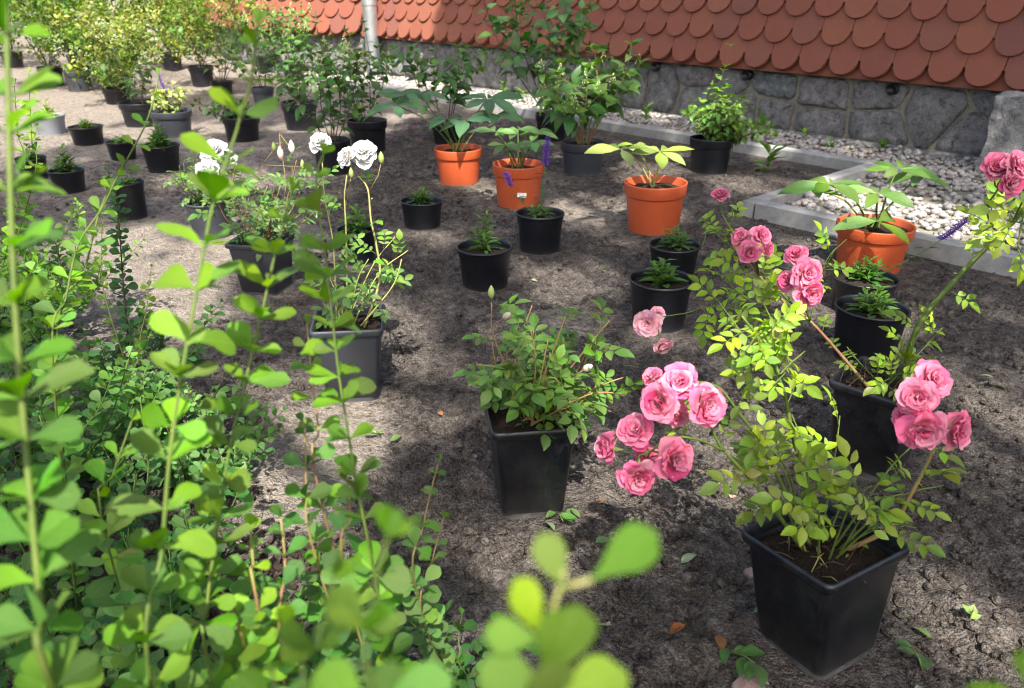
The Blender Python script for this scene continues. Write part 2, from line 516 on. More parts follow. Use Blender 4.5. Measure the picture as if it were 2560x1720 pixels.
class Plant:
    """collects stems, leaves and flowers of one thing; coordinates are given in world metres"""
    def __init__(self, root, objs=True, limit=300, part="leaf"):
        self.root = root; self.o = Vector(root.location); self.objs = objs; self.limit = limit
        self.cnt = 0; self.buf = {}; self.tw = {}; self.part = part
    def stem(self, pts, r0, r1, mat, name="stem", step=.012, sides=6, knob=0.0, parent=None):
        P = spline([Vector(p) - self.o for p in pts], step)
        V, Fs = tube(P, r0, r1, sides, knob=knob)
        o = obj(name, mesh_from(name, V, Fs, mat), parent or self.root)
        return o, [p + self.o for p in P]
    def twig(self, pts, r0, r1, mat, sides=4, step=.02):
        V, Fs = self.tw.setdefault(mat.name, ([], []))
        tube(spline([Vector(p) - self.o for p in pts], step), r0, r1, sides, V, Fs)
    def leaf(self, kind, p, d, up, s, color, var=None, parent=None):
        L = LEAF[kind]
        t = L[random.randrange(len(L)) if var is None else var]
        M = frame(d, up, Vector(p) - self.o, s)
        if self.objs and self.cnt < self.limit:
            self.cnt += 1
            return obj(self.part, t[0], parent or self.root, M, color)
        key = (kind, int((color[0] + color[1]) * 12))
        b = self.buf.setdefault(key, [])
        b.append((t, M, color))
    def flush(self):
        for mn, (V, Fs) in self.tw.items():
            tag(obj("leaf_stalks", mesh_from("leaf_stalks", V, Fs, bpy.data.materials[mn]), self.root), kind="stuff")
        for (kind, _), items in self.buf.items():
            colr = tuple(sum(i[2][c] for i in items) / len(items) for c in range(3))
            Vs, Fs, U, R = [], [], [], []
            b = 0
            for t, M, _c in items:
                m = np.array(M)
                Vs.append(t[1] @ m[:3, :3].T + m[:3, 3]); Fs.append(t[2] + b); U.append(t[3]); b += len(t[1])
                R.append(np.full(len(t[2]), random.random()))
            me = mesh_from("foliage", np.concatenate(Vs), np.concatenate(Fs), items[0][0][4], True, np.concatenate(U), np.concatenate(R))
            tag(obj("foliage", me, self.root, None, colr), kind="stuff")

# ------------------------------------------------------------------ pots
def lathe(prof, seg, wob=0.0):
    V, Fs = [], []
    for (r, z) in prof:
        for q in range(seg):
            a = 2 * math.pi * q / seg
            V.append((r * math.cos(a), r * math.sin(a), z))
    for i in range(len(prof) - 1):
        for q in range(seg):
            q2 = (q + 1) % seg
            Fs.append((i * seg + q, i * seg + q2, (i + 1) * seg + q2, (i + 1) * seg + q))
    Fs.append(tuple(range(seg))[::-1])
    Fs.append(tuple((len(prof) - 1) * seg + q for q in range(seg)))
    return V, Fs
def round_pot_mesh(mat, style):
    # unit pot: rim radius .5, height 1
    if style == 'lip':      # thin rolled lip over a stepped shoulder
        prof = [(.375, 0), (.398, .0), (.405, .03), (.458, .76), (.464, .775), (.469, .79), (.482, .93), (.488, .94), (.5, .945), (.503, .965), (.5, .99), (.492, 1.0), (.478, .995), (.470, .96), (.452, .8), (.37, .06), (.3, .05)]
    else:                   # deep flat rim band
        prof = [(.375, 0), (.400, .0), (.407, .03), (.455, .72), (.459, .745), (.486, .755), (.490, .765), (.499, .97), (.5, .99), (.495, 1.0), (.478, 1.0), (.472, .98), (.458, .76), (.37, .06), (.3, .05)]
    V, Fs = lathe(prof, 32)
    me = mesh_from("pot", V, Fs, mat)
    return me
POTS = {}
def rsq(hs, r, n=6):
    out = []
    for cx, cy, a0 in ((1, 1, 0), (-1, 1, 90), (-1, -1, 180), (1, -1, 270)):
        for i in range(n + 1):
            a = rad(a0 + 90 * i / n)
            out.append((cx * (hs - r) + r * math.cos(a), cy * (hs - r) + r * math.sin(a)))
    return out
def square_pot_mesh(mat):
    secs = [(.325, .10, 0), (.345, .12, .0), (.352, .12, .03), (.385, .10, .35), (.447, .075, .90), (.452, .075, .905), (.487, .085, .915), (.497, .085, .935), (.5, .085, .97), (.492, .08, .995), (.478, .08, 1.0), (.462, .07, .985), (.447, .065, .9), (.36, .07, .08), (.3, .06, .06)]
    V, Fs = [], []
    L = None
    for hs, r, z in secs:
        ring = rsq(hs, r)
        L = len(ring)
        V += [(x, y, z) for x, y in ring]
    for i in range(len(secs) - 1):
        for q in range(L):
            q2 = (q + 1) % L
            Fs.append((i * L + q, i * L + q2, (i + 1) * L + q2, (i + 1) * L + q))
    Fs.append(tuple(range(L))[::-1])
    Fs.append(tuple((len(secs) - 1) * L + q for q in range(L)))
    return mesh_from("pot", V, Fs, mat)
def get_pot(kind, mat):
    key = (kind, mat.name)
    if key not in POTS:
        POTS[key] = square_pot_mesh(mat) if kind == 'square' else round_pot_mesh(mat, kind)
    return POTS[key]
SOILS = {}
def soil_disc(kind, seed):
    if (kind, seed) in SOILS: return SOILS[(kind, seed)]
    rs = np.random.default_rng(seed)
    V, Fs = [], []
    seg, rings = 28, 6
    ring0 = rsq(.455, .07)
    if kind == 'square': seg = len(ring0)
    for i in range(rings + 1):
        f = i / rings
        for q in range(seg):
            if kind == 'square': x, y = ring0[q][0] * f, ring0[q][1] * f
            else:
                a = 2 * math.pi * q / seg
                x, y = .455 * f * math.cos(a), .455 * f * math.sin(a)
            V.append((x, y, rs.uniform(-.03, .03) + .05 * (1 - f)))
    for i in range(rings):
        for q in range(seg):
            q2 = (q + 1) % seg
            Fs.append((i * seg + q, (i + 1) * seg + q, (i + 1) * seg + q2, i * seg + q2))
    SOILS[(kind, seed)] = mesh_from("soil", V, Fs, M_POTSOIL)
    return SOILS[(kind, seed)]

POT_SPOTS = []     # x, y, radius: the ground is flat there
def potted(name, label, cat, group, x, y, dia, h, kind, mat, rz=0.0, tilt=(0, 0), fill=.86, sink=.004):
    root = empty(name, (x, y, 0))
    tag(root, label, cat, group)
    if kind != 'square': h *= 1.05
    T = Matrix.Rotation(tilt[1], 4, 'X') @ Matrix.Rotation(tilt[0], 4, 'Y') @ Matrix.Rotation(rz, 4, 'Z')
    obj("pot", get_pot(kind, mat), root, Matrix.Translation((0, 0, -sink)) @ T @ Matrix.Diagonal((dia, dia, h + sink, 1)))
    sc = .97 if kind != 'square' else .95
    obj("soil", soil_disc('square' if kind == 'square' else 'round', random.randrange(4)), root,
        T @ Matrix.Translation((0, 0, h * fill)) @ Matrix.Diagonal((dia * sc, dia * sc, .12, 1)))
    POT_SPOTS.append((x, y, dia * .45))
    return root

# ------------------------------------------------------------------ where things stand (metres)
PD = dict(s1=(-0.077,2.173,0.158,0.109), s2=(0.09,2.504,0.157,0.116), s3=(-0.32,2.776,0.152,0.088), s4=(0.373,1.883,0.16,0.117), s5=(0.477,2.248,0.149,0.093),
    s6=(0.923,1.973,0.167,0.09), s7=(0.82,1.691,0.162,0.117), s8=(-0.479,2.385,0.119,0.099), s9=(-1.602,3.689,0.168,0.111), s10=(-1.834,3.288,0.141,0.085),
    s11=(-2.103,3.517,0.127,0.089), s12=(-2.264,4.342,0.175,0.088), s13=(-2.624,4.655,0.174,0.098), s14=(-1.904,3.948,0.141,0.08), s15=(-1.402,2.889,0.124,0.127),
    L1=(-0.736,4.156,0.204,0.147), L2=(0.32,3.631,0.2,0.134), L3=(0.216,4.457,0.181,0.134), L4=(-0.344,4.367,0.175,0.095), L5=(0.904,3.674,0.198,0.143),
    L6=(-1.237,4.812,0.209,0.148), L7=(-0.81,3.638,0.173,0.142), L9=(-1.697,5.669,0.149,0.127), L10=(-2.205,6.352,0.167,0.094), L11=(-1.472,4.452,0.2,0.117),
    L12=(-1.904,4.593,0.225,0.131), L13=(-2.225,4.945,0.241,0.13), L14=(-3.401,6.572,0.199,0.148), L15=(-3.794,6.906,0.194,0.143), L16=(-2.788,5.874,0.192,0.1),
    O1=(-0.229,3.46,0.208,0.139), O2=(0.025,3.078,0.199,0.151), O3=(0.497,2.734,0.216,0.16), O4=(1.092,2.335,0.224,0.127), P6=(-1.028,2.656,0.149,0.096))
SQ = dict(P1=(.402, .800, .147, .165, 29, (-.07, -.07)), P2=(.028, 1.118, .140, .17, 9, (.0, -.04)), P3=(.648, 1.235, .145, .17, 45, (0, 0)),
          P4=(-.335, 1.515, .145, .17, 6, (0, 0)), P5=(-.695, 2.135, .148, .15, -11, (0, 0)))
FLAT = [(v[0], v[1], v[2] * .58) for v in PD.values()] + [(v[0], v[1], v[2] * .6) for v in SQ.values()]

# wall frame: t runs along the wall (away, to the left), o is the distance in front of it
W0 = np.array([2.294, 3.841]); WD = np.array([-.677, .736]); WN = np.array([-.736, -.677])
def wall_to(x, y):
    dx, dy = x - W0[0], y - W0[1]
    return dx * WD[0] + dy * WD[1], dx * WN[0] + dy * WN[1]
def W(t, o, z=0.0):
    p = W0 + WD * t + WN * o
    return Vector((p[0], p[1], z))
KO, BO, BT = .64, 1.67, .27          # kerb offset, bed front offset, bed end
def sstep(a, b, x):
    t = np.clip((x - a) / (b - a), 0, 1)
    return t * t * (3 - 2 * t)
def in_bed(x, y):
    t, o = wall_to(x, y)
    return ((o < KO) & (t < 5.6)) | ((o < BO) & (t < BT))
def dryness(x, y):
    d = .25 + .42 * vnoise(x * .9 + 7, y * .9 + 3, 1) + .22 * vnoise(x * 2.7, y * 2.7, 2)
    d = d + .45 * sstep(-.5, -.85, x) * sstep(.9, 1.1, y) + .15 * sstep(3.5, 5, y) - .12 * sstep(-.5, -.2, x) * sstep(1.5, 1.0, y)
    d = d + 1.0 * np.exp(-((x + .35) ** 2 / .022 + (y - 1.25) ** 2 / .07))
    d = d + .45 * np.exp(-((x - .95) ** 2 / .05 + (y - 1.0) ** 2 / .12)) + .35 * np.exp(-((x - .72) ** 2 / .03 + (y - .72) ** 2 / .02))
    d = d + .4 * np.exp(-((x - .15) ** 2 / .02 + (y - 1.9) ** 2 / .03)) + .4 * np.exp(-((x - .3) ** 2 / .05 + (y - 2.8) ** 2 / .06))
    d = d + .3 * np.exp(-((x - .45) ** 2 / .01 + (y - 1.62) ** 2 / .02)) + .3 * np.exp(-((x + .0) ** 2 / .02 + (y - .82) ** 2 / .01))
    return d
def gz(x, y):
    x = np.asarray(x, float); y = np.asarray(y, float)
    d = np.clip(dryness(x, y), 0, 1)
    a = 1.25 - .65 * sstep(.35, .7, d)
    z = .014 * vnoise(x * 2.1, y * 2.1, 3) + .010 * vnoise(x * 5.3, y * 5.3, 4) + .006 * vnoise(x * 11, y * 11, 12)
    c = .0095 * vnoise(x * 24, y * 24, 5) + .0055 * np.abs(vnoise(x * 47, y * 47, 6)) + .0045 * vnoise(x * 83, y * 83, 7)
    z = z + a * c + .0012 * vnoise(x * 60, y * 60, 8)
    m = np.ones_like(z)
    for px, py, pr in FLAT:
        m = np.minimum(m, sstep(pr * .85, pr * 1.9, np.hypot(x - px, y - py)))
    t, o = wall_to(x, y)
    bd = np.where(t < BT + .1, o - (BO + .1), o - (KO + .1))
    m = np.minimum(m, sstep(0, .12, np.where(t < 5.7, bd, 1.0)))
    return z * m
def growth(a, step, lim, f):
    out = []; s = step
    while abs(a) < abs(lim) if lim * step > 0 else a > lim:
        s *= f; a += s; out.append(a)
    return out
xs = sorted(set([round(v, 5) for v in np.arange(-1.15, 1.4, .0085)]))
xs = sorted(growth(xs[0], -.0085, -90, 1.035)) + xs + growth(xs[-1], .0085, 90, 1.035)
ys = [round(v, 5) for v in np.arange(.55, 2.1, .0085)]
yb = []; a_, s_ = ys[0], .0085
while a_ > -60: s_ *= 1.12; a_ -= s_; yb.append(a_)
yf = []; a_, s_ = ys[-1], .0085
while a_ < 150:
    s_ *= 1.012 if a_ < 7 else 1.09
    a_ += s_; yf.append(a_)
ys = yb[::-1] + ys + yf
GX, GY = np.meshgrid(np.array(xs), np.array(ys))
GZ = gz(GX, GY)
nx, ny = len(xs), len(ys)
ii, jj = np.meshgrid(np.arange(nx - 1), np.arange(ny - 1))
q0 = (jj * nx + ii).ravel()
GF = np.stack([q0, q0 + 1, q0 + nx + 1, q0 + nx], 1)
gm = mesh_from("ground", np.stack([GX.ravel(), GY.ravel(), GZ.ravel()], 1), GF, M_GROUND)
ga = gm.attributes.new("dry", 'FLOAT', 'POINT')
ga.data.foreach_set("value", np.clip(dryness(GX, GY), 0, 1).ravel().astype(np.float32))
tag(obj("ground", gm), "loose brown garden soil with dry sandy trodden patches", None, None, "structure")

# ------------------------------------------------------------------ the tiled building
building = empty("tiled_building", tuple(W(1.5, 0)))
tag(building, "building with a rubble granite plinth under steep red beaver-tail tiles", "building")
BO_ = Vector(building.location)
EAVE = .335
def tile_mesh():
    w, L, th = .0828, .34, .023
    pts = [(-w, L), (-w, w * .93)]
    for i in range(11):
        a = math.pi + math.pi * i / 10
        pts.append((w * .94 * math.cos(a), w * .93 + w * .93 * math.sin(a)))
    pts += [(w, w * .93), (w, L)]
    n = len(pts)
    V = [(x, y, 0) for x, y in pts] + [(x, y, th) for x, y in pts]
    # slightly rounded upper arris
    V += [(x * .975, max(y, .003) if y < w else y, th + .0015) for x, y in pts]
    Fs = [tuple(range(n))[::-1], tuple(range(2 * n, 3 * n))]
    for i in range(n):
        j = (i + 1) % n
        Fs.append((i, j, n + j, n + i)); Fs.append((n + i, n + j, 2 * n + j, 2 * n + i))
    return mesh_from("tile", V, Fs, M_TILE, False)
TILE = tile_mesh()
STARTER = mesh_from("starter_tile", [(x, y, z) for z in (0, .012) for x, y in ((-.0828, 0), (.0828, 0), (.0828, .2), (-.0828, .2))],
                    [(3, 2, 1, 0), (4, 5, 6, 7), (0, 1, 5, 4), (1, 2, 6, 5), (2, 3, 7, 6), (3, 0, 4, 7)], M_TILE, False)
def clip_poly(poly, p, nrm):
    out = []
    for i in range(len(poly)):
        a, b = poly[i], poly[(i + 1) % len(poly)]
        da = (a[0] - p[0]) * nrm[0] + (a[1] - p[1]) * nrm[1]
        db = (b[0] - p[0]) * nrm[0] + (b[1] - p[1]) * nrm[1]
        if da <= 0: out.append(a)
        if (da <= 0) != (db <= 0):
            f = da / (da - db)
            out.append((a[0] + (b[0] - a[0]) * f, a[1] + (b[1] - a[1]) * f))
    return out
def facet(P0, ang, length, objs_rows, rows, seed, slope=74, stones=True):
    """wall piece starting at P0, running ang degrees left of straight ahead"""
    rs = random.Random(seed)
    D = Vector((-math.sin(rad(ang)), math.cos(rad(ang)), 0))
    N = Vector((-math.cos(rad(ang)), -math.sin(rad(ang)), 0))
    P0 = Vector(P0)
    # plinth core
    def box(o0, o1, z0, z1):
        V = [P0 + D * t + N * o + Vector((0, 0, z)) - BO_ for z in (z0, z1) for t, o in ((0, o0), (length, o0), (length, o1), (0, o1))]
        return V, [(3, 2, 1, 0), (4, 5, 6, 7), (0, 1, 5, 4), (1, 2, 6, 5), (2, 3, 7, 6), (3, 0, 4, 7)]
    V, Fs = box(-.35, 0, -.05, EAVE + .03)
    wall = obj("wall", mesh_from("wall", V, Fs, M_MORTAR, False), building)
    # rubble stones
    if stones:
        seeds = []
        cw = .27
        nt = int(length / cw)
        for i in range(nt + 1):
            if rs.random() < .38:
                seeds.append(((i + .5 + rs.uniform(-.25, .25)) * cw, .17 + rs.uniform(-.04, .04)))
            else:
                zz = rs.uniform(.12, .2)
                seeds.append(((i + .5 + rs.uniform(-.3, .3)) * cw, zz - .10))
                seeds.append(((i + .5 + rs.uniform(-.3, .3)) * cw, zz + .13))
        for sx, sz in seeds:
            poly = [(max(0, sx - .5), .012), (min(length, sx + .5), .012), (min(length, sx + .5), EAVE - .005), (max(0, sx - .5), EAVE - .005)]
            for ox, oz in seeds:
                if (ox, oz) == (sx, sz) or abs(ox - sx) > 1: continue
                poly = clip_poly(poly, ((sx + ox) / 2, (sz + oz) / 2), (ox - sx, oz - sz))
                if len(poly) < 3: break
            if len(poly) < 3: continue
            cx = sum(p[0] for p in poly) / len(poly); cz = sum(p[1] for p in poly) / len(poly)
            size = max(max(abs(p[0] - cx), abs(p[1] - cz)) for p in poly)
            if size < .03: continue
            g_ = 1 - .0105 / max(size * .8, .05)
            poly = [(cx + (p[0] - cx) * g_, cz + (p[1] - cz) * g_) for p in poly]
            for _ in range(2):
                q = []
                for i in range(len(poly)):
                    a, b = poly[i], poly[(i + 1) % len(poly)]
                    q += [(a[0] * .86 + b[0] * .14, a[1] * .86 + b[1] * .14), (a[0] * .14 + b[0] * .86, a[1] * .14 + b[1] * .86)]
                poly = q if len(q) < 26 else poly
            n = len(poly)
            V, Fs = [], []
            pr = rs.uniform(.012, .026)
            for f, dep in ((1, -.02), (1, .004), (.94, pr * .75), (.62, pr)):
                for (px, pz) in poly:
                    jx = rs.uniform(-.006, .006) if f < 1 else rs.uniform(-.004, .004) * (dep > 0)
                    V.append(P0 + D * (cx + (px - cx) * f + jx) + Vector((0, 0, cz + (pz - cz) * f + jx)) + N * (dep + (rs.uniform(-.006, .006) if f < 1 else 0)) - BO_)
            V.append(P0 + D * cx + Vector((0, 0, cz)) + N * (pr + rs.uniform(-.003, .006)) - BO_)
            for r_ in range(3):
                for q in range(n):
                    q2 = (q + 1) % n
                    Fs.append((r_ * n + q2, r_ * n + q, (r_ + 1) * n + q, (r_ + 1) * n + q2))
            for q in range(n): Fs.append((3 * n + (q + 1) % n, 3 * n + q, 4 * n))
            obj("stone", mesh_from("stone", V, Fs, M_STONE), wall)
    # roof deck and tiles
    U = (N * -math.cos(rad(slope)) + Vector((0, 0, math.sin(rad(slope))))).normalized()
    Q = N * math.sin(rad(slope)) + Vector((0, 0, math.cos(rad(slope))))
    base = P0 + N * .055 + Vector((0, 0, EAVE))
    hgt = rows * .140 + .15
    V = [base + D * t + U * u - Q * (.006 + th) - BO_ for th in (0, .03) for t, u in ((0, .02), (length, .02), (length, hgt), (0, hgt))]
    deck = obj("roof", mesh_from("roof", V, [(0, 1, 2, 3), (7, 6, 5, 4), (1, 0, 4, 5), (2, 1, 5, 6), (3, 2, 6, 7), (0, 3, 7, 4)], M_BARK, False), building)
    tl = rad(6.6)
    R = Matrix((-D, U * math.cos(tl) - Q * math.sin(tl), Q * math.cos(tl) + U * math.sin(tl))).transposed().to_4x4()
    Rs = Matrix((-D, U, Q)).transposed().to_4x4()
    nt = int(length / .168)
    SV, SF, SR = [], [], []
    tv = np.array([v.co[:] for v in TILE.vertices])
    for r_ in range(rows):
        for i in range(nt + (r_ % 2)):
            t = (i + (.5 if r_ % 2 == 0 else 0)) * .168 + rs.uniform(-.0012, .0012)
            if t < .0: continue
            p = base + D * t + U * (r_ * .140 + rs.uniform(-.003, .003)) + Q * (.036 + rs.uniform(-.0015, .0015)) - BO_
            M = Matrix.Translation(p) @ R @ Matrix.Rotation(rs.uniform(-.008, .008), 4, 'Z')
            if r_ < objs_rows:
                obj("tile", TILE, deck, M)
            else:
                m = np.array(M); b = len(SV)
                SV += list(map(tuple, tv @ m[:3, :3].T + m[:3, 3]))
                for pl_ in TILE.polygons:
                    SF.append(tuple(v + b for v in pl_.vertices)); SR.append(r_ * .137 + i * .271)
    for i in range(nt + 1):
        t = i * .168
        if t <= .07 or t > length - .07: continue
        p = base + D * t + U * -.004 + Q * .004 - BO_
        obj("starter_tile", STARTER, deck, Matrix.Translation(p) @ Rs)
    if SV:
        me = mesh_from("tile", SV, SF, M_TILE, False, None, [s % 1 for s in SR])
        tag(obj("tile", me, deck), kind="stuff")
    return D, N
pm = W(-2.5, 0)
MA = math.degrees(math.atan2(.677, .736))
facet((pm.x, pm.y, 0), MA, 7.85, 5, 11, 3)
c1 = W(5.35, 0)
D2, N2 = facet((c1.x, c1.y, 0), 63, 1.35, 5, 11, 5)
c2 = Vector((c1.x, c1.y, 0)) + D2 * 1.35
facet((c2.x, c2.y, 0), 33, 4.6, 0, 11, 8)
# downpipe in the corner, with clamp and shoe
pp = W(5.06, .13)
P = [Vector((pp.x, pp.y, z)) - BO_ for z in np.linspace(.0, 2.2, 14)]
V, Fs = tube(P, .062, .062, 20)
dp = obj("downpipe", mesh_from("downpipe", V, Fs, M_ZINC), building)
for z0, z1, r in ((.60, .66, .068), (1.25, 1.31, .068), (.05, .10, .070)):
    V, Fs = tube([Vector((pp.x, pp.y, z)) - BO_ for z in (z0, (z0 + z1) / 2, z1)], r, r, 20)
    obj("pipe_collar", mesh_from("pipe_collar", V, Fs, M_ZINC, False), dp)
# weep pipes in the plinth
for t_, z_ in (((1.969,4.25), .296), ((1.402,4.872), .300), ((0.906,5.308), .300)):
    t0, _ = wall_to(*t_)
    a, b, c_ = W(t0, -.05, z_), W(t0, .05, z_), W(t0, .03, z_)
    seg = 18
    V, Fs = [], []
    ax = (b - a).normalized(); e1 = Vector((0, 0, 1)); e2 = ax.cross(e1)
    for p, r in ((a, .029), (b, .029), (b, .025), (c_, .025)):
        for q in range(seg):
            an = 2 * math.pi * q / seg
            V.append(p + (e1 * math.cos(an) + e2 * math.sin(an)) * r - BO_)
    for r_ in range(3):
        for q in range(seg):
            Fs.append((r_ * seg + q, r_ * seg + (q + 1) % seg, (r_ + 1) * seg + (q + 1) % seg, (r_ + 1) * seg + q))
    Fs.append(tuple(3 * seg + q for q in range(seg)))
    obj("weep_pipe", mesh_from("weep_pipe", V, Fs, M_PIPE), building)

# ------------------------------------------------------------------ rough granite block at the wall
def rough_block(name, c, sx, sy, sz, rz, mat, seed, n=7, amp=.012, rnd=0.0):
    bm = bmesh.new()
    bmesh.ops.create_cube(bm, size=1)
    bmesh.ops.subdivide_edges(bm, edges=bm.edges[:], cuts=n, use_grid_fill=True)
    rs = random.Random(seed)
    for v in bm.verts:
        u_ = v.co.lerp(v.co.normalized() * .62, rnd)
        p = Vector((u_.x * sx, u_.y * sy, u_.z * sz))
        f = vnoise(np.array([p.x * 14 + p.z * 9 + 40]), np.array([p.y * 14 + p.z * 11 + 40]), seed)[0]
        f2 = vnoise(np.array([p.x * 37 - p.z * 21 + 40]), np.array([p.y * 33 + p.z * 29 + 40]), seed + 1)[0]
        v.co = p * (1 + (f * 1.2 + f2 * .5) * amp / max(sx, sy) * 2)
    me = bpy.data.meshes.new(name)
    bm.to_mesh(me); bm.free()
    me.materials.append(mat)
    return obj(name, me, None, Matrix.Translation(c) @ Matrix.Rotation(rz, 4, 'Z'))
bp = W(-.16, .20)
tag(rough_block("granite_block", (bp.x, bp.y, .16), .30, .22, .36, rad(45), M_BLOCK, 5), "rough hewn pale grey granite block standing on the pebbles before the plinth", "stone block")
tag(rough_block("stone_footing", tuple(W(1.9, .02, .0)), .16, 4.9, .05, rad(MA), M_BLOCK, 9, 12), "low uneven grey footing ledge along the foot of the granite plinth", "footing")

# ------------------------------------------------------------------ kerbs and pebbles
kerb = empty("concrete_edging", tuple(W(1, KO)))
tag(kerb, "pale grey concrete garden edging slabs around the pebble bed", "edging")
KB = Vector(kerb.location)
def kerb_piece(a, b, w=.062, top=.055):
    d = (b - a); L = d.length - .004; d.normalize()
    s = Vector((-d.y, d.x, 0))
    prof = [(-w / 2, -.06), (-w / 2, top - .007), (-w / 2 + .007, top), (w / 2 - .007, top), (w / 2, top - .007), (w / 2, -.06)]
    V = [a + s * p + Vector((0, 0, z)) + d * t - KB for t in (.002, L) for p, z in prof]
    n = len(prof)
    Fs = [(i, (i + 1) % n, n + (i + 1) % n, n + i) for i in range(n)] + [tuple(range(n))[::-1], tuple(range(n, 2 * n))]
    jz = random.uniform(-.004, .004)
    obj("kerb_slab", mesh_from("kerb_slab", V, Fs, M_CONC, False), kerb, Matrix.Translation((0, 0, jz)))
for i in range(6):
    kerb_piece(W(.02 + i * .98, KO), W(.02 + (i + 1) * .98, KO))
kerb_piece(W(BT, KO + .036), W(BT, BO + .025), .055, .06)
for i in range(4):
    kerb_piece(W(BT - .036 - i * .98, BO), W(BT - .036 - (i + 1) * .98, BO), .055, .064)
# gravel sheet and pebbles
def bed_sheet(t0, t1, o0, o1, z):
    return [W(t0, o0, z), W(t1, o0, z), W(t1, o1, z), W(t0, o1, z)]
V = bed_sheet(-2.5, 5.3, 0, KO, .010) + bed_sheet(-2.5, BT, KO, BO, .010)
tag(obj("pebble_bed", mesh_from("pebble_bed", V, [(0, 1, 2, 3), (4, 5, 6, 7)], M_MORTAR, False)), "gravel bed under the pebbles", None, None, "structure")
ico = []
for s in range(5):
    bm = bmesh.new()
    bmesh.ops.create_icosphere(bm, subdivisions=1, radius=1)
    rs = random.Random(s)
    V = np.array([(v.co.x * rs.uniform(.85, 1.15), v.co.y * rs.uniform(.85, 1.15), v.co.z * rs.uniform(.85, 1.15)) for v in bm.verts])
    bm.verts.index_update()
    ico.append((V, np.array([[v.index for v in f.verts] for f in bm.faces])))
    bm.free()
def scatter(name, P, S, mat, label, flat=(.55, .8), cat=None, parent=None):
    Vs, Fs, R = [], [], []
    b = 0
    for (x, y, z), s in zip(P, S):
        V, F_ = ico[random.randrange(5)]
        a = random.uniform(0, 6.3); ca, sa = math.cos(a), math.sin(a)
        v = V * np.array([s * random.uniform(.9, 1.35), s * random.uniform(.75, 1.05), s * random.uniform(*flat)])
        v = np.stack([v[:, 0] * ca - v[:, 1] * sa + x, v[:, 0] * sa + v[:, 1] * ca + y, v[:, 2] + z], 1)
        Vs.append(v); Fs.append(F_ + b); b += len(v)
        R.append(np.full(len(F_), random.random()))
    me = mesh_from(name, np.concatenate(Vs), np.concatenate(Fs), mat, True, None, np.concatenate(R))
    return tag(obj(name, me, parent), label, cat, None, "stuff")
P, S = [], []
while len(P) < 7200:
    if random.random() < .62: t, o = random.uniform(-1.6, 5.3), random.uniform(.05, KO - .03)
    else: t, o = random.uniform(-2.0, BT - .04), random.uniform(KO - .03, BO - .04)
    p = W(t, o)
    s = random.uniform(.008, .019)
    P.append((p.x, p.y, .012 + s * .35 + random.uniform(0, .006))); S.append(s)
scatter("pebbles", P, S, M_PEBBLE, "rounded grey and beige pebbles between the edging and the plinth", cat="pebbles")

# ------------------------------------------------------------------ clods, chips and litter on the soil
cy = .55 + 3.2 * RNG.random(60000) ** 1.6
cx = RNG.uniform(-.62, .66, 60000) * (cy + .35)
keep = ~in_bed(cx, cy) & (RNG.random(60000) > dryness(cx, cy) * 1.3)
for a, b, r in FLAT: keep &= np.hypot(cx - a, cy - b) > r * 1.1
cx, cy = cx[keep][:15000], cy[keep][:15000]
cs = .0016 + .010 * RNG.random(len(cx)) ** 5
cz = gz(cx, cy) + cs * .3
P, S = list(zip(cx, cy, cz)), list(cs)
scatter("soil_clods", P, S, M_GROUND, "small crumbly clods of moist soil scattered over the bed", (.7, 1.0), "soil")
# ------------------------------------------------------------------ plant builders
YOUNG, LIME, MID, DARK = (.18, .32, .045), (.24, .39, .05), (.095, .20, .04), (.035, .095, .042)
def mixc(a, b, f): return tuple(a[i] * (1 - f) + b[i] * f for i in range(3))
GOLD = 2.39996

def barberry_shoot(pl, pts, r0=.0022, leaf=.025, tip=LIME, low=MID, node=.02, mat=None, bare=0.0, dense=3, tipf=.12):
    st, P = pl.stem(pts, r0, r0 * .45, mat or M_STEM_G, "stem", .008)
    seg = [(P[i + 1] - P[i]).length for i in range(len(P) - 1)]
    tot = sum(seg); acc = 0; nxt = tot * bare; ph = random.uniform(0, 6.3)
    for i in range(len(seg)):
        acc += seg[i]
        if acc < nxt: continue
        nxt = acc + node * random.uniform(.8, 1.25)
        f = acc / tot
        T = (P[i + 1] - P[i]).normalized()
        e1 = T.orthogonal().normalized(); e2 = T.cross(e1)
        ph += GOLD + random.uniform(-.4, .4)
        sc = leaf * (1 if f < 1 - tipf else .45 + .55 * (1 - f) / tipf)
        c = mixc(low, tip, min(1, max(0, f + random.uniform(-.2, .2))) ** 1.5)
        for q in range(max(2, dense + random.choice((-1, 0, 0, 1)))):
            a = ph + (q * 2.3 + random.uniform(-.35, .35))
            rd = e1 * math.cos(a) + e2 * math.sin(a)
            d = rd + T * random.uniform(.05, .75) + rv(.12) + Vector((0, 0, .12))
            up = T * .45 + SDIR * .9 + rv(.45)
            pl.leaf("barberry_leaf", P[i] + rd * r0 * .6, d, up, sc * random.uniform(.8, 1.2) * (1 if q < 2 else .8), jit(c, .08))
    T = (P[-1] - P[-2]).normalized()
    for q in range(3):
        pl.leaf("barberry_leaf", P[-1], T + rv(.5), rv(1), leaf * random.uniform(.3, .5), jit(tip, .08))

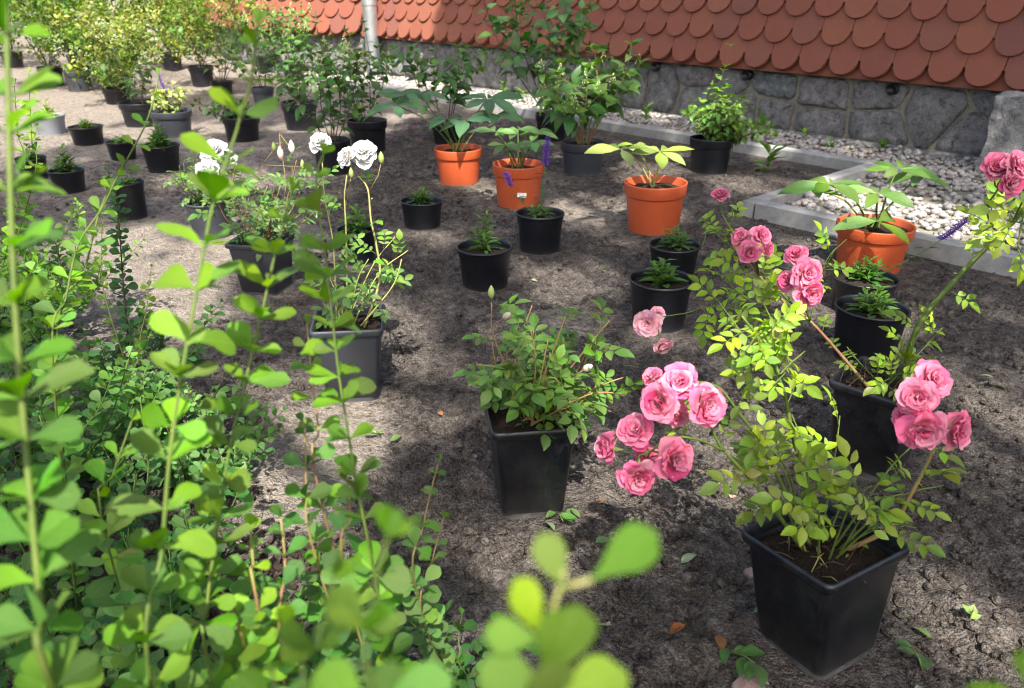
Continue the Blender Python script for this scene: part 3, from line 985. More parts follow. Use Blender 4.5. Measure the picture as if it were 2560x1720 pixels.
def barberry_bush(pl, base, n, H, spread, leaf, tip, low, lean=(0, 0), dense=3, node=.017, mat=None):
    b = Vector(base)
    for i in range(n):
        a = i * GOLD + random.uniform(-.3, .3)
        f = math.sqrt((i + .5) / n)
        h = H * random.uniform(.55, 1.05) * (1 - .35 * f)
        top = b + Vector((math.cos(a) * spread * f + lean[0], math.sin(a) * spread * f + lean[1], h))
        midp = b.lerp(top, .5) + Vector((math.cos(a), math.sin(a), .3)) * spread * .18 + rv(.02)
        barberry_shoot(pl, [b + rv(.008), midp, top + rv(.02)], .0018, leaf, tip, low, node, mat, .12, dense, .08)
        if random.random() < .6:
            s2 = top + Vector((math.cos(a + 1), math.sin(a + 1), .1)) * spread * .4
            barberry_shoot(pl, [midp, midp.lerp(s2, .5) + rv(.015), s2], .0013, leaf, tip, low, node, mat, .1, dense, .1)

def compound_leaf(pl, p, d, up, s, c, n=5, mat=None, objs=None):
    d = d.normalized(); up = (up - d * up.dot(d)).normalized()
    side = up.cross(d)
    L = s * (1.5 if n == 5 else 2.0)
    curve = [p, p + d * L * .5 + up * L * .04, p + d * L - up * L * .06]
    pl.twig(curve, .0007, .0004, mat or M_STEM_G)
    prs = (.5, .86) if n == 5 else (.38, .64, .9)
    for i, t in enumerate(prs):
        q = p + d * L * t
        for sg in (-1, 1):
            dd = side * sg * .9 + d * random.uniform(.35, .6) + rv(.1)
            pl.leaf("rose_leaflet", q, dd, up + side * -sg * .25 + rv(.15), s * random.uniform(.72, .95) * (.8 if i == 0 else 1), jit(c, .07))
    pl.leaf("rose_leaflet", curve[-1], d - up * .15 + rv(.1), up + rv(.15), s * random.uniform(.95, 1.15), jit(c, .07))

def rose_shoot(pl, pts, r0, r1, leaf, c_tip, c_low, node=.03, start=.15, mat=None, name="stem", n=5, end=.97, step=.01):
    st, P = pl.stem(pts, r0, r1, mat or M_STEM_G, name, step, 6, .18)
    tot = sum((P[i + 1] - P[i]).length for i in range(len(P) - 1)); acc = 0; nxt = tot * start; ph = random.uniform(0, 6.3)
    for i in range(len(P) - 1):
        acc += (P[i + 1] - P[i]).length
        if acc < nxt or acc > tot * end: continue
        nxt = acc + node * random.uniform(.75, 1.3)
        T = (P[i + 1] - P[i]).normalized(); e1 = T.orthogonal().normalized(); e2 = T.cross(e1)
        ph += GOLD
        rd = e1 * math.cos(ph) + e2 * math.sin(ph)
        c = mixc(c_low, c_tip, min(1, max(0, acc / tot + random.uniform(-.25, .25))))
        compound_leaf(pl, P[i], rd + T * random.uniform(.2, .8) + rv(.2), T * .5 + SDIR * 1.1 + rv(.35), leaf * random.uniform(.75, 1.15), c, random.choice((5, 5, 7)) if n == 5 else n)
        if random.random() < .7:   # thorn
            th = P[i] - T * node * .4
            pl.twig([th, th + (e2 * math.cos(ph) - e1 * math.sin(ph)) * r0 * 2.2 - T * r0], r0 * .5, r0 * .06, mat or M_STEM_G)
    return P

def rose_bush(pl, base, n, H, spread, leaf, c_tip, c_low, mat, lean=(0, 0), node=.026):
    b = Vector(base); tips = []
    for i in range(n):
        a = i * GOLD + random.uniform(-.3, .3); f = math.sqrt((i + .5) / n)
        top = b + Vector((math.cos(a) * spread * f + lean[0], math.sin(a) * spread * f + lean[1], H * random.uniform(.6, 1.0) * (1.05 - .45 * f)))
        m = b.lerp(top, .45) + Vector((math.cos(a), math.sin(a), .2)) * spread * .22 + rv(.012)
        P = rose_shoot(pl, [b + rv(.012), m, top], .0019, .0009, leaf, c_tip, c_low, node, .18, mat)
        tips.append(P[-1])
    return tips

# flower pieces
def calyx_mesh():
    V, Fs = [], []
    tube([Vector((0, 0, -.16)), Vector((0, 0, -.06)), Vector((0, 0, .02)), Vector((0, 0, .12)), Vector((0, 0, .2))], .05, .12, 8, V, Fs)
    for q in range(5):
        a = q * 2 * math.pi / 5
        e = Vector((math.cos(a), math.sin(a), 0)); s = Vector((-math.sin(a), math.cos(a), 0)); b = len(V)
        V += [tuple(e * .06 - s * .07), tuple(e * .06 + s * .07), tuple(e * .26 + s * .05 - Vector((0, 0, .03))), tuple(e * .26 - s * .05 - Vector((0, 0, .03))), tuple(e * .46 - Vector((0, 0, .10)))]
        Fs += [(b, b + 1, b + 2, b + 3), (b + 3, b + 2, b + 4)]
    return mesh_from("bloom", V, Fs, M_BUD)
CALYX = calyx_mesh()
PINK, WHITE, BLUSH = (.76, .155, .31), (.66, .65, .645), (.84, .44, .52)
def bloom(pl, p, axis, size, color, layers=5, openf=1.0):
    ax = Vector(axis).normalized()
    M = frame(ax.orthogonal(), ax, Vector(p) - pl.o, size * (.9 if color[1] < .5 else .78))
    o = obj("bloom", CALYX, pl.root, M)
    LY = [(84, 6, .60), (66, 6, .58), (47, 6, .52), (28, 5, .45), (12, 4, .36)][5 - layers:] if layers < 5 else [(84, 6, .60), (66, 6, .58), (47, 6, .52), (28, 5, .45), (12, 4, .36)]
    for li, (a, n, L) in enumerate(LY):
        ph0 = random.uniform(0, 6.3)
        for q in range(n):
            ph = ph0 + 2 * math.pi * q / n + random.uniform(-.22, .22)
            an = rad(a * openf + random.uniform(-16, 16))
            d = Vector((math.cos(ph) * math.sin(an), math.sin(ph) * math.sin(an), math.cos(an)))
            up = Vector((-math.cos(ph) * math.cos(an), -math.sin(ph) * math.cos(an), math.sin(an))) + rv(.18)
            cc = mixc(color, (color[0] * .85, color[1] * .62, color[2] * .7), .55 * li / 4) if color[1] < .5 else color
            cc = mixc(cc, BLUSH if color[1] < .5 else WHITE, random.uniform(0, .35))
            obj("petal", PETALS[random.randrange(5)], o, frame(d, up, d * .04 + Vector((0, 0, .02 * li)), L * random.uniform(.88, 1.1)), jit(cc, .05))
    return o
def bud_mesh(op):
    V, Fs = [], []
    prof = [(.10, -.35), (.2, -.18), (.30, .05), (.32, .3), (.25, .6), (.12, .85), (.02, 1.0)]
    V, Fs = lathe(prof, 10)
    return V, Fs
BUDV, BUDF = bud_mesh(0)
BUDM = {}
def bud(pl, p, axis, size, mat=None, color=None):
    m = mat or M_BUD
    if m.name not in BUDM: BUDM[m.name] = mesh_from("bud", BUDV, BUDF, m)
    obj("bud", BUDM[m.name], pl.root, frame(Vector(axis).orthogonal(), Vector(axis), Vector(p) - pl.o, size), color)

def salvia(pl, base, r, n, H, c, leaf=.055, spikes=()):
    b = Vector(base)
    for i in range(n):
        a = i * GOLD; f = math.sqrt((i + .3) / n)
        h = H * random.uniform(.5, 1.0) * (1.1 - .55 * f)
        top = b + Vector((math.cos(a) * r * .55 * f, math.sin(a) * r * .55 * f, h))
        rb = b + Vector((math.cos(a), math.sin(a), 0)) * r * .3 * f
        pl.twig([rb, rb.lerp(top, .6) + rv(.004), top], .0016, .001, M_STEM_G)
        k = max(4, int(h / .013))
        for j in range(k):
            fr = (j + .6) / k
            p = rb.lerp(top, fr)
            for sg in (0, math.pi):
                an = a + j * 1.57 + sg + random.uniform(-.3, .3)
                el = random.uniform(.05, .45) + .7 * fr
                d = Vector((math.cos(an), math.sin(an), el))
                pl.leaf("lance_leaf", p, d, Vector((-math.cos(an) * .4, -math.sin(an) * .4, 1)), leaf * random.uniform(.7, 1.1) * (1.05 - .55 * fr), jit(mixc(c, mixc(c, YOUNG, .5), fr), .08))
    for (x, y, z, L, lx, ly) in spikes:
        tip = b + Vector((x, y, z))
        st, P = pl.stem([b, b.lerp(tip, .5) + Vector((lx, ly, 0)), tip], .0016, .0008, M_STEM_G, "flower_stem", .006)
        for q, fr in enumerate((.25, .4, .55)):
            i = int(fr * (len(P) - 1))
            for sg in (-1, 1):
                pl.leaf("lance_leaf", P[i], Vector((sg * math.cos(q * 1.57), sg * math.sin(q * 1.57), .5)), Vector((0, 0, 1)), leaf * .6, c)
        V, Fs = [], []
        tot = len(P); acc = 0; i = tot - 1
        while i > 0 and acc < L:
            acc += (P[i] - P[i - 1]).length
            w = .0065 * min(1, .25 + acc / (L * .35))
            for q in range(7):
                a = q * 2 * math.pi / 7 + i * .8
                e1 = Vector((math.cos(a), math.sin(a), 0))
                s0 = P[i] - pl.o + e1 * .001
                tube([s0, s0 + e1 * w + Vector((0, 0, .003)), s0 + e1 * w * 1.9 + Vector((0, 0, .0015 + random.uniform(-.001, .003)))], .0016, .0009, 4, V, Fs)
            i -= 1
        if V: obj("flower_spike", mesh_from("flower_spike", V, Fs, M_PURPLE), pl.root)

def hellebore(pl, base, stalks, c, size):
    b = Vector(base)
    for (tip, sz, n) in stalks:
        tip = Vector(tip)
        m = b.lerp(tip, .5) + Vector((0, 0, (tip - b).length * .12))
        s0 = b + rv(.02); s0.z = b.z
        st, P = pl.stem([s0, m, tip], .0036, .0026, M_STEM_Y if random.random() < .3 else M_STEM_G, "leaf_stalk", .012)
        T = (P[-1] - P[-3]).normalized()
        out = Vector((T.x, T.y, 0)); out = out.normalized() if out.length > .05 else Vector((1, 0, 0))
        sd = Vector((-out.y, out.x, 0))
        for q in range(n):
            a = (q - (n - 1) / 2) / max(1, n - 1) * rad(300)
            d = out * math.cos(a) + sd * math.sin(a) + Vector((0, 0, random.uniform(-.15, .2)))
            up = Vector((0, 0, .3)) + SDIR * 1.0 + rv(.22)
            pl.leaf("hellebore_leaflet", P[-1] + d * .004, d, up, size * sz * random.uniform(.8, 1.1) * (1 - .25 * abs(a) / 2.7), jit(c, .1), parent=st)

def shrub(pl, base, n, H, spread, leaf, c_tip, c_low, lean=(0, 0), node=.035, kind="shrub_leaf", mat=None, bare=.25, panicle=None, branch=2, zig=.02, rot=0, r0=.0035):
    b = Vector(base); tips = []
    for i in range(n):
        a = rot + i * GOLD + random.uniform(-.3, .3); f = math.sqrt((i + .35) / n)
        h = H * random.uniform(.72, 1.03) * (1.04 - .25 * f)
        top = b + Vector((math.cos(a) * spread * f + lean[0], math.sin(a) * spread * f + lean[1], h))
        m1 = b.lerp(top, .35) + Vector((math.cos(a), math.sin(a), 0)) * spread * .1 + rv(zig)
        m2 = b.lerp(top, .7) + Vector((math.cos(a), math.sin(a), 0)) * spread * .12 + rv(zig)
        st, P = pl.stem([b + Vector((math.cos(a), math.sin(a), 0)) * .015, m1, m2, top], r0, r0 * .35, mat or M_STEM_B, "stem", .012)
        paths = [(P, bare)]
        for q in range(branch):
            k0 = int(len(P) * random.uniform(.35, .8))
            aa = random.uniform(0, 6.3)
            e = P[k0] + Vector((math.cos(aa) * spread * .45, math.sin(aa) * spread * .45, H * random.uniform(.08, .22)))
            bt = spline([P[k0], P[k0].lerp(e, .5) + Vector((0, 0, .01)), e], .012)
            pl.twig([P[k0], P[k0].lerp(e, .5) + Vector((0, 0, .01)), e], r0 * .5, r0 * .25, mat or M_STEM_B)
            paths.append((bt, .15))
        for P_, br in paths:
            tot = sum((P_[j + 1] - P_[j]).length for j in range(len(P_) - 1)); acc = 0; nxt = tot * br; ph = random.uniform(0, 3)
            for j in range(len(P_) - 1):
                acc += (P_[j + 1] - P_[j]).length
                if acc < nxt: continue
                nxt = acc + node * random.uniform(.8, 1.2)
                T = (P_[j + 1] - P_[j]).normalized(); e1 = T.orthogonal().normalized(); e2 = T.cross(e1)
                ph += 1.57 + random.uniform(-.3, .3)
                fr = acc / tot
                for sg in (0, math.pi):
                    rd = e1 * math.cos(ph + sg) + e2 * math.sin(ph + sg)
                    d = rd + T * random.uniform(.1, .7) + Vector((0, 0, random.uniform(-.3, .15)))
                    pl.leaf(kind, P_[j], d, T * .4 + Vector((0, 0, .4)) + SDIR * .7 + rv(.35), leaf * random.uniform(.65, 1.12) * (1 if fr < .85 else .75), jit(mixc(c_low, c_tip, fr), .1))
            T = (P_[-1] - P_[-2]).normalized()
            for q in range(4):
                an = q * 1.57 + random.random()
                pl.leaf(kind, P_[-1], T * 1.1 + Vector((math.cos(an), math.sin(an), 0)), T, leaf * random.uniform(.4, .65), jit(c_tip, .1))
            tips.append(P_[-1])
            if panicle and random.random() < panicle:
                V, Fs = [], []
                for q in range(26):
                    t = random.random()
                    w = .018 * (1.1 - t)
                    an = random.uniform(0, 6.3)
                    c = P_[-1] - pl.o + Vector((math.cos(an) * w, math.sin(an) * w, t * .05))
                    tube([c, c + Vector((0, 0, .003)), c + Vector((0, 0, .006))], .0022, .0016, 5, V, Fs)
                obj("flower_panicle", mesh_from("flower_panicle", V, Fs, M_CREAM), pl.root)
    return tips

def far_shrub(pl, base, H, Wd, n, leaf, cols, kinds=("small_leaf", "small_round_leaf"), stems=5, mat=None):
    b = Vector(base)
    tips = []
    for i in range(stems):
        a = i * GOLD
        top = b + Vector((math.cos(a) * Wd * .5 * random.uniform(.2, .9), math.sin(a) * Wd * .5 * random.uniform(.2, .9), H * random.uniform(.7, 1)))
        o, P = pl.stem([b + rv(.01), b.lerp(top, .5) + rv(.04), top], .005, .0015, mat or M_STEM_B, "stem", .05, 5)
        tips += P[len(P) // 4:]
    cl = [random.choice(tips) + Vector((random.gauss(0, Wd * .16), random.gauss(0, Wd * .16), random.gauss(.02, H * .08))) for _ in range(n // 22)]
    cc = [random.choice(cols) for _ in cl]
    for i in range(n):
        k = random.randrange(len(cl)); p = cl[k] + Vector((random.gauss(0, .035), random.gauss(0, .035), random.gauss(0, .035)))
        if p.z < b.z + .03: continue
        pl.leaf(random.choice(kinds), p, rv(1) + Vector((0, 0, .15)), Vector((0, 0, 1)) + rv(.7), leaf * random.uniform(.6, 1.25), cc[k])
# ------------------------------------------------------------------ potted roses
def sqp(key, name, label, group=None, mat=None):
    x, y, s, h, rz, tl = SQ[key]
    return potted(name, label, "potted rose", group, x, y, s, h, 'square', mat or M_DIRTY, rad(rz), tl), Vector((x + math.sin(tl[0]) * h, y - math.sin(tl[1]) * h, h * .86))

def bloom_group(pl, root_pt, specs, color, mat=M_STEM_G):
    for (p, ax, s) in specs:
        p = Vector(p); ax = Vector(ax).normalized()
        pl.twig([root_pt, Vector(root_pt).lerp(p, .6) - ax * s * .4, p - ax * s * .15], .0013, .0009, mat)
        bloom(pl, p, ax, s, color)

RLT, RLM = (.26, .35, .045), (.12, .205, .035)
# 1: the pink rose standing by itself at the front
r, b = sqp("P1", "potted_rose", "pink cluster rose in a square black pot with a pale dirty foot")
r["label"] = "pink cluster rose in a square black pot with a pale dirty foot"
pl = Plant(r)
c1 = rose_shoot(pl, [b + Vector((-.02, 0, 0))] + [(0.299,0.79,0.242),(0.268,0.79,0.279),(0.239,0.79,0.312),(0.225,0.79,0.341)], .0034, .0016, .026, RLM, RLT, .05, .3)
c1b = rose_shoot(pl, [b + Vector((-.01, .01, 0))] + [(0.34,0.83,0.22),(0.301,0.83,0.29),(0.273,0.83,0.327),(0.243,0.83,0.365),(0.221,0.83,0.373)], .003, .0014, .026, RLT, RLM, .032, .3)
bloom_group(pl, c1b[-1], [((0.188,0.8,0.388), (-.1, -.7, .5), .044), ((0.166,0.78,0.375), (-.5, -.8, .25), .046), ((0.208,0.77,0.376), (.35, -.85, .3), .047), ((0.186,0.8,0.349), (.1, -.8, -.3), .032), ((0.163,0.82,0.383), (-.6, -.3, .7), .026)], PINK)
c1c = rose_shoot(pl, [c1[int(len(c1) * .8)]] + [(0.205,0.77,0.333),(0.178,0.77,0.333),(0.155,0.77,0.315)], .0016, .0011, .024, RLT, RLM, .3, .5)
bloom_group(pl, c1c[-1], [((0.143,0.79,0.329), (-.3, -.6, .65), .042), ((0.174,0.75,0.322), (.45, -.85, .25), .048), ((0.139,0.75,0.301), (.05, -.95, -.05), .043), ((0.115,0.78,0.314), (-.85, -.3, .25), .040), ((0.159,0.8,0.288), (0, -.5, .8), .03)], PINK)
c2 = rose_shoot(pl, [b + Vector((0, .02, 0))] + [(0.38,0.88,0.213),(0.356,0.88,0.276),(0.337,0.88,0.336),(0.301,0.88,0.401),(0.273,0.88,0.436)], .0036, .0014, .022, LIME, RLT, .022, .32)
for m_, e_ in (((0.288,0.9,0.398),(0.256,0.92,0.437)), ((0.314,0.88,0.36),(0.284,0.84,0.386)), ((0.347,0.9,0.362),(0.372,0.92,0.371)), ((0.289,0.88,0.39),(0.256,0.86,0.408)), ((0.34,0.92,0.377),(0.355,0.95,0.398)), ((0.295,0.86,0.422),(0.264,0.82,0.418)), ((0.336,0.95,0.394),(0.327,0.97,0.417)), ((0.328,0.86,0.37),(0.308,0.84,0.363))):
    rose_shoot(pl, [c2[int(len(c2) * .7)], m_, e_], .0012, .0007, .021, LIME, RLT, .018, .2)
c3 = rose_shoot(pl, [b + Vector((.03, 0, 0))] + [(0.464,0.8,0.189),(0.482,0.8,0.247),(0.491,0.8,0.291),(0.488,0.8,0.314)], .0034, .0016, .026, RLT, RLM, .045, .3, M_STEM_R)
bloom_group(pl, c3[-1], [((0.468,0.8,0.39), (.1, -.7, .6), .042), ((0.448,0.78,0.38), (-.35, -.8, .3), .042), ((0.442,0.75,0.36), (-.15, -.95, .0), .048), ((0.486,0.77,0.347), (.55, -.75, .1), .045), ((0.445,0.79,0.349), (-.7, -.5, .2), .026)], PINK)
for i in range(12):
    a = i * GOLD; l = random.uniform(.07, .16)
    e = b + Vector((math.cos(a) * l, math.sin(a) * l * .8, random.uniform(.07, .16)))
    rose_shoot(pl, [b + Vector((math.cos(a), math.sin(a), 0)) * .02, b.lerp(e, .6) + Vector((0, 0, .02)), e], .0016, .0008, .024, RLT, mixc(RLM, RLT, .4), .034, .42)
for i in range(34):
    a = random.uniform(0, 6.3); rr_ = random.uniform(.01, .055); q = b + Vector((math.cos(a) * rr_, math.sin(a) * rr_, .004))
    e = q + Vector((random.uniform(-.03, .03), random.uniform(-.03, .03), random.uniform(0, .014)))
    pl.twig([q, q.lerp(e, .5) + Vector((0, 0, random.uniform(0, .012))), e], .0009, .0004, random.choice((M_STEM_B, M_STEM_B, M_STEM_Y)))
    if i % 4 == 0: pl.leaf("rose_leaflet", e, rv(1), Vector((0, 0, 1)) + rv(.4), random.uniform(.006, .014), random.choice([(.16, .26, .07), (.10, .06, .03), (.20, .12, .06)]))
rose_shoot(pl, [c1[int(len(c1) * .35)], (0.253,0.78,0.255), (0.24,0.77,0.257)], .001, .0008, .026, RLM, RLM, .018, .7)
pl.flush()

# 2: the compact rose with closed buds
r, b = sqp("P2", "potted_rose", "compact green rose bush with pale closed buds in a square black pot")
pl = Plant(r)
RG, RG2 = (.12, .215, .045), (.075, .16, .045)
for tp in ([(-0.025,1.12,0.293),(-0.031,1.12,0.358)], [(-0.011,1.1,0.25),(-0.055,1.1,0.265)], [(0.064,1.13,0.273),(0.082,1.13,0.332)], [(0.119,1.14,0.276),(0.151,1.14,0.321)], [(0.135,1.08,0.238),(0.168,1.08,0.252)], [(0.114,1.06,0.233),(0.173,1.06,0.233)],
           [(0.036,1.1,0.265),(0.028,1.1,0.323)], [(0.009,1.1,0.235),(-0.032,1.1,0.25)], [(0.095,1.16,0.212),(0.121,1.16,0.259)], [(0.054,1.06,0.263),(0.074,1.06,0.248)], [(0.022,1.1,0.227),(0.002,1.1,0.294)], [(0.105,1.1,0.196),(0.161,1.1,0.18)], [(0.061,1.2,0.216),(0.067,1.2,0.264)]):
    P = rose_shoot(pl, [b + rv(.012), tp[0], tp[1]], .0019, .0009, .029, RG, RG2, .027, .22, M_STEM_R)
rose_bush(pl, b + Vector((0, .02, 0)), 12, .21, .11, .028, RG, RG2, M_STEM_R, (.03, 0), .026)
bud(pl, (-0.031,1.12,0.37), (0, 0, 1), .016)
for p in ((-0.01,1.1,0.343), (0.108,1.05,0.282)):
    pl.twig([Vector(p) + Vector((-.02, .01, -.02)), p], .001, .0009, M_STEM_R)
    bud(pl, p, (.4, -.5, .5), .017, M_PETAL, (.62, .52, .42))
pl.flush()

# 3: the pink rose with the long arching cane
r, b = sqp("P3", "potted_rose", "pink rose with one long thick arching cane in a square black pot of bare soil")
pl = Plant(r)
P = rose_shoot(pl, [b + Vector((.03, 0, 0))] + [(0.673,1.22,0.271),(0.723,1.22,0.368),(0.781,1.22,0.448),(0.827,1.22,0.527)], .0052, .0032, .026, RLT, RLM, .06, .12)
rose_shoot(pl, [P[int(len(P) * .72)], (0.679,1.12,0.499), (0.675,1.1,0.536)], .002, .0012, .026, LIME, RLT, .022, .3)
rose_shoot(pl, [P[int(len(P) * .8)], (0.708,1.1,0.492), (0.681,1.05,0.53)], .002, .0012, .026, RLT, RLT, .022, .2)
rose_shoot(pl, [P[int(len(P) * .85)], (0.757,1.15,0.438), (0.749,1.12,0.427)], .0016, .001, .024, RLT, RLT, .03, .3)
bloom_group(pl, (0.67,1.08,0.534), [((0.652,1.08,0.566), (-.3, -.7, .6), .043), ((0.663,1.06,0.572), (.3, -.7, .6), .043), ((0.655,1.05,0.555), (.1, -.9, .2), .036)], PINK)
P = rose_shoot(pl, [b + Vector((-.02, 0, 0))] + [(0.517,1.25,0.262),(0.459,1.25,0.306),(0.417,1.25,0.345),(0.383,1.25,0.384),(0.352,1.25,0.435)], .0032, .0014, .022, RLT, RLM, .035, .25, M_STEM_R)
k1 = P[int(len(P) * .75)]
bloom_group(pl, k1, [((0.372,1.25,0.417), (-.4, -.7, .6), .034), ((0.393,1.23,0.427), (.3, -.7, .6), .036), ((0.37,1.2,0.413), (0, -.95, .1), .036), ((0.401,1.22,0.41), (.6, -.7, .2), .028)], PINK, M_STEM_B)
bloom_group(pl, P[-1], [((0.343,1.3,0.474), (0, -.3, .9), .03)], PINK)
k2 = P[int(len(P) * .45)]
bloom_group(pl, k2, [((0.428,1.15,0.42), (-.3, -.5, .75), .036), ((0.43,1.11,0.407), (.1, -.9, .4), .046), ((0.432,1.1,0.385), (.2, -.95, .0), .044), ((0.416,1.13,0.389), (-.7, -.6, .2), .034)], PINK)
for a, e in (((0.514,1.25,0.376), (0.542,1.25,0.417)), ((0.511,1.25,0.345), (0.512,1.22,0.408)), ((0.341,1.2,0.326), (0.309,1.2,0.364)), ((0.329,1.18,0.327), (0.268,1.15,0.328)), ((0.382,1.22,0.326), (0.341,1.25,0.368)), ((0.333,1.3,0.421), (0.316,1.3,0.443)), ((0.381,1.3,0.39), (0.365,1.3,0.458)), ((0.343,1.28,0.419), (0.309,1.25,0.406))):
    rose_shoot(pl, [k2, a, e], .0012, .0008, .024, LIME, RLT, .026, .3)
e = (0.231,1.15,0.322)
pl.twig([(0.268,1.15,0.328), (0.248,1.15,0.325), e], .001, .0008, M_STEM_G)
bloom_group(pl, e, [((0.213,1.15,0.311), (-.4, -.8, .3), .042), ((0.227,1.16,0.321), (.2, -.6, .7), .026), ((0.23,1.12,0.291), (.3, -.7, -.5), .032)], BLUSH)
for q in ((0.645,1.2,0.256), (0.724,1.3,0.278), (0.733,1.25,0.262), (0.576,1.25,0.225), (0.61,1.12,0.255), (0.588,1.1,0.25)):
    rose_shoot(pl, [b + rv(.02), Vector(q).lerp(b, .4), q], .0012, .0008, .022, RLT, RLM, .024, .4)
for i in range(14):
    a = random.uniform(0, 6.3); q = b + Vector((math.cos(a) * .05, math.sin(a) * .05, 0))
    pl.twig([q, q + Vector((random.uniform(-.03, .03), random.uniform(-.03, .03), random.uniform(.01, .05))), q + rv(.05) + Vector((0, 0, .02))], .0008, .0004, M_STEM_B)
pl.flush()

# 4: white rose with tall pale stems
r, b = sqp("P4", "potted_rose", "white rose on tall pale yellow stems in a scuffed square charcoal pot", None, M_GREY)
pl = Plant(r)
RW, RW2 = (.15, .26, .06), (.09, .17, .06)
P = rose_shoot(pl, [b + Vector((.03, 0, 0))] + [(-0.267,1.52,0.247),(-0.268,1.52,0.321),(-0.275,1.52,0.374),(-0.277,1.52,0.435),(-0.294,1.52,0.46)], .0028, .0016, .024, RW, RW2, .05, .2, M_STEM_Y)
Q = P[int(len(P) * .85)]
bloom_group(pl, P[-1], [((-0.279,1.52,0.497), (.1, -.6, .7), .062), ((-0.304,1.5,0.496), (-.5, -.6, .5), .045)], WHITE, M_STEM_R)
pl.twig([Q, (-0.255,1.52,0.46), (-0.248,1.52,0.483)], .001, .0008, M_STEM_R); bud(pl, (-0.247,1.52,0.488), (0, 0, 1), .018)
P = rose_shoot(pl, [b + Vector((-.01, .02, 0))] + [(-0.34,1.56,0.252),(-0.334,1.56,0.345),(-0.331,1.56,0.408),(-0.323,1.56,0.451)], .0024, .0014, .024, RW, RW2, .06, .2, M_STEM_Y)
pl.twig([P[-8], (-0.319,1.56,0.434), (-0.315,1.56,0.447)], .001, .0008, M_STEM_R); bud(pl, (-0.314,1.56,0.451), (0, 0, 1), .016)
rose_shoot(pl, [b + Vector((.02, 0, 0))] + [(-0.243,1.5,0.236),(-0.225,1.5,0.273),(-0.217,1.5,0.3)], .002, .001, .026, RW, RW2, .04, .4, M_STEM_Y)
P = rose_shoot(pl, [b + Vector((-.03, .02, 0))] + [(-0.372,1.6,0.296),(-0.38,1.6,0.398),(-0.378,1.6,0.468)], .002, .0012, .024, RW, RW2, .05, .2, M_STEM_Y)
bloom_group(pl, P[-1], [((-0.376,1.6,0.503), (0, -.6, .8), .05)], WHITE, M_STEM_R)
for e in ((-0.21,1.55,0.302), (-0.235,1.55,0.33), (-0.386,1.5,0.291), (-0.409,1.5,0.236), (-0.282,1.5,0.3), (-0.343,1.45,0.273)):
    rose_shoot(pl, [b + rv(.02), b.lerp(Vector(e), .5) + Vector((0, 0, .03)), e], .0016, .0009, .025, RW, RW2, .032, .25, M_STEM_Y)
pl.flush()

# 5: white rose with reddish stems
r, b = sqp("P5", "potted_rose", "leafy white rose with reddish stems and pink-white buds in a square charcoal pot", None, M_GREY)
pl = Plant(r)
tips = rose_bush(pl, b, 15, .32, .17, .026, (.12, .22, .06), RW2, M_STEM_R, (.05, .02), .026)
for p, ax in (((-0.572,2.1,0.397), (0, 0, 1)), ((-0.617,2.15,0.372), (0, 0, 1))):
    pl.twig([tips[0], p], .0012, .0009, M_STEM_R); bud(pl, p, ax, .026, M_PETAL, (.75, .55, .55))
for p in ((-0.647,2.2,0.38), (-0.548,2.1,0.353)):
    pl.twig([tips[1], p], .0012, .0009, M_STEM_R); bud(pl, p, (0, 0, 1), .02)
pl.flush()

# 6: big white blooms
x, y, d, h = PD["P6"]
r = potted("potted_rose", "rose with two big full white blooms in a round charcoal pot", "potted rose", None, x, y, d, h + .02, 'lip', M_GREY)
pl = Plant(r); b = Vector((x, y, h))
rose_bush(pl, b, 14, .24, .13, .026, (.14, .24, .06), RW2, M_STEM_G, (.02, 0), .026)
bloom_group(pl, b + Vector((0, 0, .2)), [((-0.962,2.62,0.286), (-.1, -.6, .7), .105), ((-0.973,2.58,0.234), (-.2, -.85, .3), .10), ((-0.946,2.66,0.256), (.6, -.5, .5), .08)], WHITE)
pl.flush()

# ------------------------------------------------------------------ small perennials in round black pots
def small(key, label, n, H, c, mat=None, leaf=.062, spikes=(), kind='lip', rr=.055):
    x, y, d, h = PD[key]
    r = potted("potted_perennial", label, "potted perennial", "small perennials in round pots", x, y, d, h, kind, mat or M_BLACK, random.uniform(0, 6), (random.uniform(-.02, .02), random.uniform(-.02, .02)))
    pl = Plant(r, y < 4.0)
    salvia(pl, (x, y, h * .87), rr, n, H, c, leaf, spikes)
    pl.flush()
SG, SG2, SG3 = (.075, .155, .05), (.055, .13, .04), (.06, .125, .065)
small("s1", "single tapering leafy shoot in a round black pot alone on open soil", 5, .145, SG, leaf=.05, rr=.05)
small("s2", "sage with one upright purple spike in a black pot before the labelled orange pot", 6, .07, SG3, leaf=.05, spikes=((.02, -.01, .26, .09, .0, .0), (-.11, -.02, .15, .05, -.02, 0)))
small("s3", "low leafy rosette in a round black pot between the white roses and orange pots", 8, .075, SG2, leaf=.05)
small("s4", "broad green rosette in a black pot right behind the drooping pale pink blooms", 8, .085, SG, leaf=.06)
small("s5", "green rosette in a black pot directly in front of the yellow-leaved orange pot", 7, .085, SG3, leaf=.055)
small("s6", "sage with a leaning purple spike in a black pot before an orange pot", 7, .09, SG2, leaf=.055, spikes=((.26, .03, .17, .10, .02, .0),))
small("s7", "spiky leafy shoots in a black pot behind the bare-soil rose pot", 8, .095, SG, leaf=.055)
small("s8", "dark rosette in a black pot behind the tall white rose stems", 7, .09, SG2, leaf=.055)
small("s9", "bushy bright green perennial in a tidy black pot before the grey shrub pot", 12, .11, SG2, leaf=.065, rr=.075)
small("s10", "dark leafy perennial in a black pot beside the barberry shoots", 8, .12, SG2, leaf=.06)
small("s11", "low dark perennial in a black pot half hidden behind barberry leaves", 6, .09, SG2, leaf=.05)
small("s12", "compact pale green rosette in a black pot on the sunny sand", 9, .075, (.12, .22, .06), leaf=.045)
